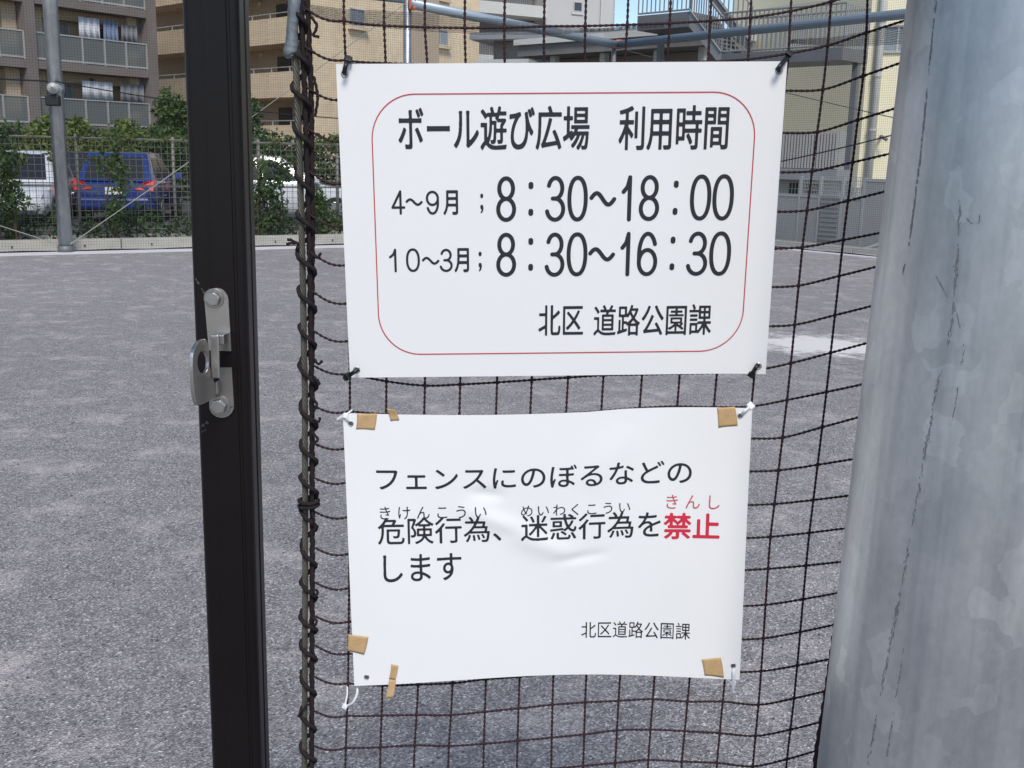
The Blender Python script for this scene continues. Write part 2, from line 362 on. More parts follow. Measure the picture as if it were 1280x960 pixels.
M['car_white'] = mat('white_paint', (0.60, 0.61, 0.62), 0.25, 0, 0.03, 3, coat=0.8)
M['car_black'] = mat('black_paint', (0.012, 0.012, 0.014), 0.25, 0, 0.03, 3, coat=0.8)
M['car_glass'] = mat('car_glass', (0.015, 0.017, 0.02), 0.2, 0, 0.1, 2)
M['taillight'] = mat('red_lens', (0.55, 0.015, 0.015), 0.5, 0, 0.1, 20)
M['headlight'] = mat('clear_lens', (0.5, 0.52, 0.55), 0.15, 0, 0.1, 20, coat=0.6)
M['tyre'] = mat('tyre', (0.018, 0.018, 0.018), 0.85, 0, 0.2, 20)
M['rim'] = mat('rim', (0.42, 0.42, 0.43), 0.35, 0.8, 0.1, 10)
M['plate'] = mat('number_plate', (0.62, 0.63, 0.60), 0.5, 0, 0.03, 10)
M['cloth_white'] = mat('white_cloth', (0.62, 0.63, 0.66), 0.9, 0, 0.05, 6)
M['cloth_blue'] = mat('blue_cloth', (0.16, 0.21, 0.31), 0.9, 0, 0.08, 6)
M['cloth_grey'] = mat('grey_cloth', (0.22, 0.22, 0.23), 0.9, 0, 0.08, 6)
M['far_net'] = mat('far_net_cord', (0.03, 0.028, 0.03), 0.9, 0, 0.2, 4)

# ================================================================== THE GROUND
struct(MB().add([(-260, -40, 0), (260, -40, 0), (260, 500, 0), (-260, 500, 0)], [(0,1,2,3)]).build('ground', M['ground']))

# boundary of the play area: left run, far corner, right run
K0, K1 = on_ground(0, 315.5), on_ground(430, 305.3)
KD = (K1 - K0).normalized(); KN = Vector((-KD.y, KD.x, 0))          # KN points away from the camera
KL = Frame(K0, K1)                                                  # a along kerb, b<0 is behind
CORNER = at_y(762, 205, 23.6); CORNER.z = 0
RIGHT_END = at_y(1130, 205, 18.0); RIGHT_END.z = 0
KR = Frame(CORNER, RIGHT_END)

A0, A1 = -9.0, (CORNER - K0).dot(KL.u)
CORNER_L = KL.pt(A1, 0, 0)
g = MB(); g.fbox(KL, A0, A1, -0.02, 0.62, 0.0, 0.012); struct(g.build('gutter', M['gutter']))
kerb = struct(thing('kerb', KL.pt((A0+A1)/2, -0.1, 0), 'x', 'x')); del kerb['label'], kerb['category']
a = A0
off = KL.hit(152, 300)[0]
BL = 1.98
a = off - BL*math.ceil((off - A0)/BL)
while a < A1:
    MB().fbox(KL, a + 0.006, a + BL - 0.006, -0.17, -0.022, 0.0, 0.165).build('kerb_block', M['kerb'], kerb, bevel=0.012)
    for q in (0.45, 1.45):
        MB().fbox(KL, a + q - 0.012, a + q + 0.012, -0.0215, -0.016, 0.05, 0.085).build('drain_hole', M['hole'], kerb)
    a += BL
struct(MB().add([KL.pt(A0, -0.17, 0.09), KL.pt(A1, -0.17, 0.09), KL.pt(A1, -1.5, 0.12), KL.pt(A0, -1.5, 0.12)], [(0,1,2,3)]).build('planting_bed', M['soil']))
struct(MB().add([KL.pt(-30, -1.5, 0.006), KL.pt(A1+6, -1.5, 0.006), KL.pt(A1+20, -60, 0.006), KL.pt(-60, -60, 0.006)], [(0,1,2,3)]).build('parking_lot', M['asphalt']))
g = MB(); g.fbox(KR, 0.3, 12.0, -0.02, 0.5, 0.0, 0.012); struct(g.build('gutter', M['gutter']))
kr = struct(thing('kerb', KR.pt(5, -0.1, 0), 'x', 'x')); del kr['label'], kr['category']
for i in range(6):
    MB().fbox(KR, 0.3 + i*1.98, 0.3 + i*1.98 + 1.968, -0.17, -0.022, 0.0, 0.11).build('kerb_block', M['kerb'], kr, bevel=0.012)

# ------------------------------------------------------------------ buildings
def window(parent, F, a0, a1, z0, z1, b, glass='win', sill=True, frame='alu', depth=0.06, mull=1):
    f = MB(); t = max(0.05, (a1-a0)*0.045)
    f.fbox(F, a0, a1, b, b+depth, z1-t, z1); f.fbox(F, a0, a1, b, b+depth, z0, z0+t)
    f.fbox(F, a0, a0+t, b, b+depth, z0+t, z1-t); f.fbox(F, a1-t, a1, b, b+depth, z0+t, z1-t)
    for i in range(mull):
        c = a0 + (a1-a0)*(i+1)/(mull+1); f.fbox(F, c-t/2, c+t/2, b, b+depth*0.8, z0+t, z1-t)
    w = f.build('window', M[frame], parent)
    for i in range(mull+1):
        p0 = a0 + (a1-a0)*i/(mull+1) + t*0.5; p1 = a0 + (a1-a0)*(i+1)/(mull+1) - t*0.5
        MB().fbox(F, p0, p1, b+0.004, b+0.02, z0+t*0.9, z1-t*0.9).build('pane', M[glass], w)
    if sill: MB().fbox(F, a0-0.12, a1+0.12, b, b+0.22, z0-0.17, z0-0.01).build('sill', M['parapet_b'], w)
    return w

# --- apartment block with glass balconies, left
FA = Frame((-21.9, 46.0), (-17.4, 52.0))
bA = thing('apartment_building', FA.pt(1, -6, 0), 'tan apartment block with grey-brown frame and frosted glass balconies, at the left', 'building')
MB().fbox(FA, -18, 7.45, -13, -1.5, -0.5, 16.5).build('wall', M['wall_a'], bA)
ca, cb_ = FA.hit(40, 100)[0], FA.hit(189, 60)[0]
bay = cb_ - ca
cols = [ca - 2*bay, ca - bay, ca, cb_]
for c in cols: MB().fbox(FA, c-0.24, c+0.24, -0.45, 0.14, -0.3, 16.4).build('column', M['frame_a'], bA)
MB().fbox(FA, 7.45, 7.78, -13, -0.46, -0.3, 16.4).build('end_wall', M['frame_a'], bA)
SZ = [FA.hit(190, y)[1] for y in (171.0, 98.0, 24.0)]
stor = (SZ[2] - SZ[0]) / 2
SZ += [SZ[2] + stor, SZ[2] + 2*stor]
for k, z in enumerate(SZ):
    MB().fbox(FA, cols[0], cols[-1] + 0.2, -1.495, 0.08, z, z+0.36).build('balcony_slab', M['frame_a'], bA)
    for i in range(3):
        c0, c1 = cols[i] + 0.26, cols[i+1] - 0.26
        bz = z + 0.40
        fr = MB(); fr.fbox(FA, c0, c1, -0.03, 0.03, bz, bz+0.07); fr.fbox(FA, c0, c1, -0.03, 0.03, bz+1.08, bz+1.13)
        bal = fr.build('balustrade', M['alu'], bA)
        n = 5; w = (c1-c0)/n
        for j in range(n+1):
            x = c0 + j*w; MB().fbox(FA, x-0.03, x+0.03, -0.04, 0.045, bz-0.035, bz+1.10).build('rail_post', M['alu'], bal)
        for j in range(n):
            MB().fbox(FA, c0+j*w+0.05, c0+(j+1)*w-0.05, -0.012, 0.0, bz+0.07, bz+1.08).build('glass_panel', M['frost'], bal)
        window(bA, FA, c0+1.0, c0+2.5, z+0.42, z+2.25, -1.49, 'win_lit', sill=False)
        window(bA, FA, c1-2.1, c1-0.95, z+0.42, z+2.2, -1.49, 'win', sill=False)
        MB().fbox(FA, c0-0.02, c0+0.8, -1.49, -0.75, z+0.361, z+stor).build('pier', M['wall_a'], bA)
        MB().fbox(FA, c1-0.62, c1+0.02, -1.49, -0.5, z+0.361, z+stor).build('pier', M['wall_a'], bA)
        MB().fbox(FA, c0+0.801, c1-0.621, -1.49, -0.9, z+stor-0.42, z+stor-0.001).build('lintel', M['ceil_a'], bA)
        MB().fbox(FA, c0+3.0, c0+3.14, -0.89, -0.75, z+stor-0.30, z+stor-0.16).build('vent', M['door'], bA)

# laundry hung on the balconies
def laundry(a, z, w, h, m, label):
    n = 12; mb = MB(); vs_ = []
    for i in range(n+1):
        for j in range(2):
            vs_.append(FA.pt(a + w*i/n, -0.28 + 0.04*math.sin(i*1.7 + a), z - h*j))
    vs2 = [Vector(v) - FA.n*0.02 for v in vs_]
    fs_ = [(2*i, 2*i+1, 2*i+3, 2*i+2) for i in range(n)]; k = len(vs_)
    fs_ += [(k+2*i, k+2*i+2, k+2*i+3, k+2*i+1) for i in range(n)] + [(2*i, 2*i+2, k+2*i+2, k+2*i) for i in range(n)] + [(2*i+1, k+2*i+1, k+2*i+3, 2*i+3) for i in range(n)]
    mb.add(vs_ + vs2, fs_)
    return tag(mb.build('laundry', M[m], None, True), label, 'laundry', 'washing on the balconies')
zz = SZ[1] + 0.36; a_, _ = FA.hit(100, 60)
laundry(a_ + 0.2, zz + 2.05, 1.0, 1.0, 'cloth_white', 'white washing hanging on the upper apartment balcony, left one of three')
laundry(a_ + 1.4, zz + 2.05, 0.7, 1.25, 'cloth_blue', 'blue grey washing hanging on the upper apartment balcony')
laundry(a_ + 2.3, zz + 1.95, 0.8, 0.8, 'cloth_grey', 'grey washing hanging on the upper apartment balcony, right of the blue piece')
zz = SZ[0] + 0.36
laundry(a_ + 0.2, zz + 2.0, 1.5, 0.8, 'cloth_white', 'white washing hanging on the lowest apartment balcony, beside the net pole')
laundry(a_ + 2.1, zz + 2.0, 1.2, 0.9, 'cloth_grey', 'grey washing hanging on the lowest apartment balcony')

# --- cream block: access galleries and tiled gable
GB0, GB1 = at_y(196, 200, 62.5), at_y(388, 200, 53.0)
FB = Frame(GB0, GB1)
bB = thing('apartment_building', FB.pt(FB.len/2, -3, 0), 'cream tiled apartment block with open galleries and small shuttered windows', 'building')
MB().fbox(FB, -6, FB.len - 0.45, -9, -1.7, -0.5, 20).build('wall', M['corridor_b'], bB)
pt_ = [FB.hit(350, y)[1] for y in (21.5, 89.5, 156.5)]
stb = (pt_[0] - pt_[2]) / 2
for i in range(-2, 3):
    zt = pt_[0] - stb*i
    if zt < 1.6: continue
    par = MB().fbox(FB, -6, FB.len, -0.15, 0.0, zt-1.22, zt).build('parapet', M['parapet_b'], bB)
    MB().fbox(FB, FB.len-0.15, FB.len-0.001, -1.7, -0.151, zt-1.22, zt).build('parapet_return', M['parapet_b'], par)
    MB().fbox(FB, -6, FB.len-0.151, -1.69, -0.151, zt-1.22, zt-0.98).build('gallery_slab', M['parapet_b'], bB)
    rl = MB().fbox(FB, -6, FB.len-0.05, -0.10, -0.06, zt+0.20, zt+0.24)
    for q in range(9): rl.fbox(FB, FB.len-0.1-q*1.5-0.03, FB.len-0.1-q*1.5+0.03, -0.10, -0.06, zt, zt+0.20)
    rl.build('handrail', M['alu'], bB)
    for a_d in (FB.len-1.9, FB.len-4.2, FB.len-8.6, FB.len-11.2):
        d = MB().fbox(FB, a_d-0.55, a_d+0.55, -1.69, -1.62, zt-0.97, zt+0.95).build('door', M['door'], bB)
        MB().fbox(FB, a_d+0.38, a_d+0.44, -1.615, -1.57, zt-0.05, zt+0.12).build('handle', M['alu'], d)
    for a_d in (FB.len-3.0, FB.len-6.2):
        MB().fbox(FB, a_d-0.10, a_d+0.10, -1.69, -1.60, zt+1.02, zt+1.20).build('gallery_lamp', M['trim'], bB)
G0, G1 = at_y(396, 200, 52.4), at_y(597, 200, 64.0)
FG = Frame(G0, G1)
MB().fbox(FG, 0, FG.len, -0.35, 0, -0.5, 20).build('gable_wall', M['wall_b'], bB)
for (x0, x1, y0, y1) in ((436, 455, 9, 35), (541, 559, 35, 58), (541, 559, -23, 0), (437, 456, 77, 103), (436, 455, -58, -33)):
    a0, z1 = FG.hit(x0, y0); a1, z0 = FG.hit(x1, y1)
    window(bB, FG, a0, a1, z0, z1, 0.002, 'win_lit', True)

# --- pale grey block in the middle distance
FC = Frame(at_y(590, 200, 74), at_y(759, 200, 79))
bC = thing('apartment_building', FC.pt(FC.len/2, -4, 0), 'pale grey apartment block with a small square window against the blue sky', 'building')
xa = FC.hit(682, 10)[0]
MB().fbox(FC, xa, FC.len, -9, 0, -0.5, 24).build('wall', M['wall_c'], bC)
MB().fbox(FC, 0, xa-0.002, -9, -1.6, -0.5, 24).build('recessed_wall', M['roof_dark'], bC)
for y in (20, -48, 86):
    zb = FC.hit(645, y)[1]
    sl_ = MB().fbox(FC, 0.0, xa-0.01, -1.59, 0.25, zb, zb+0.75).build('balcony', M['trim'], bC)
    rr_ = MB()
    for q in range(26): rr_.fbox(FC, 0.1 + q*0.16, 0.14 + q*0.16, 0.18, 0.22, zb+0.751, zb+1.75)
    rr_.fbox(FC, 0.0, xa-0.02, 0.16, 0.24, zb+1.75, zb+1.82); rr_.build('balcony_rail', M['steel_grey'], sl_)
a0, z1 = FC.hit(717, 2); a1, z0 = FC.hit(727, 15)
window(bC, FC, a0, a1, z0, z1, 0.002, 'win', False, mull=0)
MB().fbox(FC, a0-0.15, a1+0.1, 0.003, 0.08, z0-0.2, z0-0.02).build('sill', M['trim'], bC)
ap = FC.hit(751, 10)[0]; MB().tube([FC.pt(ap, 0.12, 0), FC.pt(ap, 0.12, 24)], 0.09, 6).build('downpipe', M['trim'], bC)
for y in (3, 25):
    z = FC.hit(760, y)[1]; MB().fbox(FC, FC.len+0.001, FC.len+0.35, -1.2, -0.3, z-0.5, z+0.6).build('meter_box', M['alu'], bC)

# --- low dark-roofed house in front of it
FH = Frame(at_y(598, 200, 46), at_y(760, 200, 44))
bH = thing('house', FH.pt(FH.len/2, -3, 0), 'low house with dark walls and flat eaves behind the pipe rail', 'house')
zr = FH.hit(690, 46)[1]
MB().fbox(FH, 0.4, FH.len+0.5, -6, -0.5, -0.3, zr-0.1).build('wall', M['roof_dark'], bH)
MB().fbox(FH, -0.3, FH.len+1.0, -6.5, 0.4, zr-0.09, zr+0.18).build('roof', M['steel_grey'], bH)
MB().fbox(FH, 0.1, 2.4, -0.499, 0.7, zr-1.05, zr-0.9).build('awning', M['trim'], bH)
window(bH, FH, 0.7, 2.1, zr-2.4, zr-1.2, -0.499, 'win_lit', False)
window(bH, FH, 3.0, 4.2, zr-2.1, zr-0.8, -0.499, 'win', False)

# --- long low hall with wide eaves
FL = Frame(at_y(676, 200, 40), at_y(876, 200, 35.5))
bL = thing('hall_building', FL.pt(FL.len/2, -3, 0), 'long low hall with brown walls, white columns and a wide pale eave', 'building')
zr = FL.hit(760, 44)[1]
MB().fbox(FL, 0, FL.len, -7, -0.9, -0.3, zr-0.6).build('wall', M['wall_brown'], bL)
MB().fbox(FL, -0.8, FL.len+0.2, -7.5, 0.5, zr-0.58, zr-0.2).build('soffit', M['roof_dark'], bL)
MB().fbox(FL, -0.9, FL.len+0.3, -7.6, 0.62, zr-0.199, zr).build('roof', M['trim'], bL)
for q in (0.4, 2.6, FL.hit(819, 70)[0], FL.len-0.25):
    MB().fbox(FL, q, q+0.22, -0.15, 0.1, -0.3, zr-0.581).build('column', M['trim'], bL)
for q in (1.2, 3.8, 6.2): window(bL, FL, q, q+1.3, zr-2.3, zr-1.2, -0.899, 'win', False)

# --- pale yellow building at the right
DC = at_y(1073, 205, 32.0)
FD1 = Frame(at_y(905, 205, 38.5), DC); FD2 = Frame(DC, DC + Vector((7.0, -2.2, 0)))
bD = thing('yellow_building', (DC.x, DC.y + 3, 0), 'pale yellow rendered building with a white downpipe, at the right', 'building')
prof = [FD1.pt(0, 0, -0.3), FD1.pt(FD1.len, 0, -0.3), FD2.pt(FD2.len, 0, -0.3), FD2.pt(FD2.len, -9, -0.3), FD1.pt(0, -9, -0.3)]
MB().prism(prof, (0, 0, 15)).build('wall', M['wall_d'], bD)
ax = FD2.hit(1096, 100)[0]
dp = MB().tube([FD2.pt(ax, 0.10, 0.1), FD2.pt(ax, 0.10, 13)], 0.11, 10).build('downpipe', M['trim'], bD, True)
for z in (1.0, 2.5, 4.0, 5.5, 7.0): MB().tube([FD2.pt(ax, 0.10, z), FD2.pt(ax, 0.10, z+0.06)], 0.135, 10).build('bracket', M['alu'], dp)
a0, z1 = FD2.hit(1105, 32); a1, z0 = FD2.hit(1140, 66)
window(bD, FD2, a0, a1, z0, z1, 0.003, 'win_lit', False)
w1 = FD1.hit(1040, 240)
MB().fbox(FD1, 0.0, FD1.len-0.02, 0.003, 0.06, 0.0, 0.9).build('plinth', M['panel'], bD)
MB().fbox(FD2, 0.02, FD2.len, 0.003, 0.06, 0.0, 0.9).build('plinth', M['panel'], bD)
MB().tube([FD2.pt(ax+0.25, 0.0, 2.35), FD2.pt(ax+0.25, 0.28, 2.35), FD2.pt(ax+0.42, 0.34, 2.25)], 0.05, 6).build('wall_lamp', M['steel_dark'], bD)

# --- steel outside stair in front of the yellow building
FS = Frame(at_y(798, 205, 33.5), at_y(1055, 205, 29.0))
st = thing('outside_staircase', FS.pt(FS.len/2, -0.6, 0), 'dark grey steel outside staircase with barred railings in front of the yellow building', 'staircase')
sA, zl = FS.hit(925, 66); sB, _ = FS.hit(1053, 66)
uA, zu = FS.hit(797, 20); uB, _ = FS.hit(862, 20)
def bars(parent, F, a0, a1, za, zb, b, h, n):
    r = MB()
    for i in range(n+1):
        t = i/n; a = a0+(a1-a0)*t; z = za+(zb-za)*t
        r.fbox(F, a-0.014, a+0.014, b-0.014, b+0.014, z+0.06, z+h)
    for hh in (0.06, h):
        r.tube([F.pt(a0, b, za+hh), F.pt(a1, b, zb+hh)], 0.028, 6)
    return r.build('railing', M['steel_grey'], parent)
l1 = MB().fbox(FS, sA-0.6, sB, -1.5, 0, zl-0.32, zl).build('landing', M['steel_dark'], st)
bars(l1, FS, sA-0.6, sB, zl, zl, -0.03, 1.1, 26); bars(l1, FS, sA-0.6, sB, zl, zl, -1.46, 1.1, 26)
rr_ = MB()
for i in range(11): rr_.box(tuple(FS.pt(sB-0.02, -0.05-0.14*i, zl+0.001) - Vector((.014,.014,0))), tuple(FS.pt(sB-0.02, -0.05-0.14*i, zl+1.1) + Vector((.014,.014,0))))
rr_.build('railing', M['steel_grey'], l1)
l2 = MB().fbox(FS, uA, uB, -1.5, 0, zu-0.42, zu).build('landing', M['steel_dark'], st)
bars(l2, FS, uA, uB, zu, zu, -0.03, 1.1, 12)
for b in (-0.04, -1.4):
    MB().prism([FS.pt(uB, b, zu), FS.pt(uB, b, zu-0.42), FS.pt(sA-0.6, b, zl-0.32), FS.pt(sA-0.6, b, zl+0.02)], FS.n*0.05).build('stringer', M['steel_grey'], st)
fl = bars(st, FS, uB, sA-0.6, zu, zl, 0.03, 1.0, 14)
for i in range(9):
    t = (i+0.5)/9; a = uB+(sA-0.6-uB)*t; z = zu+(zl-zu)*t
    MB().fbox(FS, a-0.16, a+0.16, -1.34, -0.06, z-0.16, z-0.12).build('tread', M['steel_grey'], st)
# flight rising behind, to the next floor
b = -0.9
MB().prism([FS.pt(sA-0.1, -0.75, zl+0.02), FS.pt(sA-0.1, -0.75, zl+0.4), FS.pt(uB-0.9, -0.75, zl+3.1), FS.pt(uB-0.9, -0.75, zl+2.7)], FS.n*0.05).build('stringer', M['steel_dark'], st)
bars(st, FS, sA-0.1, uB-0.9, zl+0.3, zl+3.0, -0.7, 1.0, 16)
for aa in (sA-0.3, sB-0.12, uA+0.1):
    MB().fbox(FS, aa-0.08, aa+0.08, -1.2, -1.04, 0.0, (zl if aa > uB else zu)-0.421 if aa < uB else zl-0.321).build('stanchion', M['steel_dark'], st)

# --- louvred plant screen on a canopy, and panel fence with gate
FQ = Frame(at_y(930, 205, 27.5), at_y(1046, 205, 26.0))
sc_ = thing('plant_screen', FQ.pt(FQ.len/2, -0.3, 0), 'grey ribbed screen on a low canopy below the steel staircase', 'screen')
q0, z1 = FQ.hit(965, 164); q1, z0 = FQ.hit(1045, 212)
cz = z0
MB().fbox(FQ, 0, FQ.len, -0.45, -0.06, z0, z1).build('backing', M['louvre'], sc_)
n = int(FQ.len/0.075)
for i in range(n): MB().fbox(FQ, i*0.075+0.01, i*0.075+0.05, -0.059, -0.02, z0+0.02, z1-0.02).build('rib', M['panel'], sc_)
MB().fbox(FQ, -0.1, FQ.len+0.05, -0.9, 0.1, z0-0.26, z0-0.001).build('canopy', M['steel_grey'], sc_)
MB().fbox(FQ, 0.1, FQ.len-0.1, -0.85, -0.7, 0.0, z0-0.261).build('wall', M['trim'], sc_)
for i in range(2):
    g0, gz1 = FQ.hit(972 + 21*i, 228); g1, gz0 = FQ.hit(991 + 21*i, 247)
    MB().fbox(FQ, g0, g1, -0.699, -0.68, gz0-0.4, gz1).build('grille_opening', M['door'], sc_)
    gr = MB()
    for j in range(6): gr.fbox(FQ, g0+(g1-g0)*j/5-0.008, g0+(g1-g0)*j/5+0.008, -0.679, -0.66, gz0-0.4, gz1)
    for j in range(6): gr.fbox(FQ, g0, g1, -0.659, -0.645, gz0-0.4+(gz1-gz0+0.4)*j/5-0.008, gz0-0.4+(gz1-gz0+0.4)*j/5+0.008)
    gr.build('grille', M['alu'], sc_)
FP = Frame(KR.pt(0.5, -0.9, 0), KR.pt(12, -0.9, 0))
pf = thing('panel_fence', FP.pt(5, 0, 0), 'grey panel fence with mesh top and a gate along the right boundary', 'fence')
xs_ = [FP.hit(x, 250)[0] for x in (900, 930, 962, 1000, 1025, 1053, 1080, 1115, 1150)]
zt = FP.hit(1000, 246)[1]; ztt = FP.hit(1060, 226)[1]
for i in range(len(xs_) - 1):
    tall = i >= 6
    pn = MB().fbox(FP, xs_[i]+0.03, xs_[i+1]-0.03, -0.02, 0.02, 0.06, ztt if tall else zt).build('panel', M['panel'], pf)
    MB().fbox(FP, xs_[i]+0.03, xs_[i+1]-0.03, -0.03, 0.03, (ztt if tall else zt)+0.001, (ztt if tall else zt)+0.05).build('top_rail', M['alu'], pn)
    if i == 4:
        for k in range(10): MB().fbox(FP, xs_[i]+0.05, xs_[i+1]-0.05, 0.021, 0.04, 0.12+k*0.085, 0.17+k*0.085).build('slat', M['louvre'], pn)
for i, x in enumerate(xs_):
    MB().fbox(FP, x-0.026, x+0.026, -0.03, 0.03, 0.0, ztt+0.06).build('post', M['alu'], pf)
mw_ = MB()
for i in range(40):
    x = xs_[3] + (xs_[6]-xs_[3])*i/39; mw_.fbox(FP, x-0.004, x+0.004, -0.004, 0.004, zt+0.05, ztt+0.05)
for k in range(6): mw_.fbox(FP, xs_[3], xs_[6], 0.005, 0.012, zt+0.06+(ztt-zt)*k/5, zt+0.07+(ztt-zt)*k/5)
o = mw_.build('wire_mesh', M['alu'], pf); o['kind'] = 'stuff'
tag(MB().tube([FP.pt(xs_[6]+0.25, 0.35, 0.02), FP.pt(xs_[6]+0.7, 0.32, 0.18)], 0.03, 6).build('timber_offcut', M['trim']), 'short pale length of timber lying by the panel fence at the right', 'timber')

# ------------------------------------------------------------------ foliage
def leaves(blobs, n, size, seed):
    rng = np.random.default_rng(seed); V = []; Fc = []
    w = np.array([b[3]*b[4]*b[5] for b in blobs])**0.8; w /= w.sum()
    idx = rng.choice(len(blobs), n, p=w)
    for i in idx:
        cx, cy, cz, rx, ry, rz = blobs[i]
        d = rng.normal(size=3); d /= np.linalg.norm(d); r = rng.random()**0.45
        c = np.array((cx, cy, cz)) + d*r*np.array((rx, ry, rz))
        t = rng.normal(size=3); t /= np.linalg.norm(t); nn = np.cross(t, rng.normal(size=3)); nn /= np.linalg.norm(nn) + 1e-9
        s = size*(0.6 + 0.8*rng.random()); k = len(V)
        V += [tuple(c - t*s), tuple(c + nn*s*0.42), tuple(c + t*s), tuple(c - nn*s*0.42)]; Fc.append((k, k+1, k+2, k+3))
    return V, Fc
def plant(name, base, blobs, n, size, m, label, cat, group=None, seed=0, trunk=0.02, stems=3):
    base = Vector(base); t = thing(name, base, label, cat, group); rnd = random.Random(seed)
    V, Fc = leaves([(base.x+b[0], base.y+b[1], base.z+b[2]) + tuple(b[3:]) for b in blobs], n, size, seed)
    mesh_obj('crown', V, Fc, M[m], t)
    s = MB()
    for i in range(stems):
        b = rnd.choice(blobs); e = base + Vector((b[0], b[1], b[2]))
        mid = (base + e)/2 + Vector((rnd.uniform(-.1,.1), rnd.uniform(-.1,.1), 0))
        s.tube([base + Vector((rnd.uniform(-.05,.05), rnd.uniform(-.05,.05), -0.02)), mid, e], 0, 5, radii=[trunk, trunk*0.75, trunk*0.3])
    s.build('trunk', M['bark'], t)
    return t
def bpt(px, b): a = KL.hit(px, 300)[0]; p = KL.pt(a, b, 0.1); return p

rnd = random.Random(5)
# shrubs climbing the fence
def blob_col(h, r, n, seed, low=0.15):
    q = random.Random(seed); out = []
    for i in range(n):
        z = low + (h-low)*(i+0.5)/n; rr = r*(0.55 + 0.6*q.random())*(1.0 if i < n*0.7 else 0.7)
        out.append((q.uniform(-.6,.6)*r, q.uniform(-.3,.3)*r, z, rr, rr*0.7, (h/n)*1.0))
    return out
plant('fence_shrub', bpt(152, -0.42), blob_col(1.7, 0.24, 7, 3), 720, 0.045, 'leaf', 'tall leafy shrub on the mesh fence in front of the blue car', 'shrub', None, 3)
plant('fence_shrub', bpt(4, -0.42), blob_col(1.7, 0.33, 8, 4), 1150, 0.045, 'leaf2', 'tall dark shrub at the far left end of the mesh fence', 'shrub', None, 4)
plant('fence_shrub', bpt(362, -0.42), blob_col(1.35, 0.26, 6, 9), 900, 0.045, 'leaf2', 'leafy shrub on the mesh fence in front of the right white car', 'shrub', None, 9)
plant('fence_shrub', bpt(332, -0.42), blob_col(1.15, 0.2, 5, 27), 520, 0.045, 'leaf', 'loose shrub on the mesh fence just right of the dark gate post', 'shrub', None, 27)
plant('fence_shrub', bpt(30, -0.42), blob_col(1.2, 0.25, 5, 28), 620, 0.045, 'leaf', 'lower shrub on the mesh fence left of the grey net pole', 'shrub', None, 28)
plant('fence_shrub', bpt(415, -0.42), blob_col(0.75, 0.25, 3, 19), 600, 0.05, 'leaf', 'low shrub at the kerb just left of the signs', 'shrub', None, 19)
blobs = []
for i in range(70):
    a = A0 + (A1-A0)*i/69; h = 0.22 + 0.20*rnd.random(); p = KL.pt(a, -0.5 - 0.25*rnd.random(), 0.1)
    blobs.append((p.x, p.y, 0.1 + h*0.5, 0.24, 0.2, h))
for i in range(60):
    a = A0 + (A1-A0)*i/59; h = 0.3 + 0.3*rnd.random(); p = KL.pt(a + rnd.uniform(-.1,.1), -1.0 - 0.3*rnd.random(), 0.1)
    blobs.append((p.x, p.y, 0.1 + h*0.5, 0.24, 0.2, h))
V, Fc = leaves(blobs, 13000, 0.045, 21)
o = mesh_obj('ground_cover', V, Fc, M['leaf2']); tag(o, 'low green ground cover plants growing behind the pale kerb', 'ground cover'); o['kind'] = 'stuff'
# creeper along the top of the fence
blobs = []
for i in range(80):
    a = A0 + (A1-A0)*i/79; p = KL.pt(a, -0.95 + rnd.uniform(-.1,.1), 0)
    blobs.append((p.x, p.y, 1.62 + 0.10*rnd.random() - (0.3 if rnd.random() < 0.3 else 0), 0.18, 0.14, 0.14*rnd.random() + 0.05))
V, Fc = leaves(blobs, 5200, 0.045, 22)
o = mesh_obj('creeper', V, Fc, M['leaf3']); tag(o, 'yellow green creeper trailing along the top of the mesh fence', 'creeper'); o['kind'] = 'stuff'
# dark hedge across the car park
HB = Frame(at_y(-60, 205, 33), at_y(640, 205, 37))
blobs = []
for i in range(90):
    p = HB.pt(HB.len*i/89, rnd.uniform(-.4,.4), 0); h = 1.5 + 0.5*rnd.random()
    for z in (0.5, 1.1, h): blobs.append((p.x, p.y, z, 0.5, 0.5, 0.45))
V, Fc = leaves(blobs, 16000, 0.10, 23)
o = mesh_obj('hedge', V, Fc, M['leaf2']); tag(o, 'long dark hedge standing across the car park behind the parked cars', 'hedge'); o['kind'] = 'stuff'
p = at_y(216, 205, 38); p.z = 0
plant('broadleaf_tree', p, [(-.5,0,1.5,1.0,1.0,1.0),(.3,.1,2.1,0.95,0.9,0.9),(0,0,2.9,0.65,0.7,0.6),(.7,-.2,1.4,0.8,0.8,0.9),(-.2,.1,3.35,0.3,0.3,0.35),(.5,0,2.9,.4,.4,.35)], 4200, 0.10, 'leaf', 'bushy green tree between the two apartment blocks, left of the dark post', 'tree', None, 31, 0.09, 5)
p = at_y(316, 205, 38); p.z = 0
plant('broadleaf_tree', p, [(-.5,0,1.3,0.8,0.8,0.9),(0,0,2.0,0.6,0.6,0.7),(-.1,0,2.9,0.5,0.5,0.6),(.05,0,1.0,.8,.8,.7)], 2600, 0.10, 'leaf2', 'slim green tree half hidden behind the dark gate post', 'tree', None, 32, 0.08, 4)
for i, (px, Y) in enumerate(((60, 31), (100, 31.5), (160, 32))):
    p = at_y(px, 205, Y); p.z = 0
    plant('garden_shrub', p, [(rnd.uniform(-.5,.5), 0, 0.7 + 0.45*q, 0.55, 0.5, 0.4) for q in range(3)] + [(0,0,2.1,0.4,0.35,0.35)], 1700, 0.09, 'leaf3',
          ('yellow green bush above the fence just left of the grey net pole', 'yellow green bush above the fence between the pole and the first fence post', 'yellow green bush above the fence over the blue car')[i], 'bush', 'bushes before the apartments', 40+i, 0.04, 3)

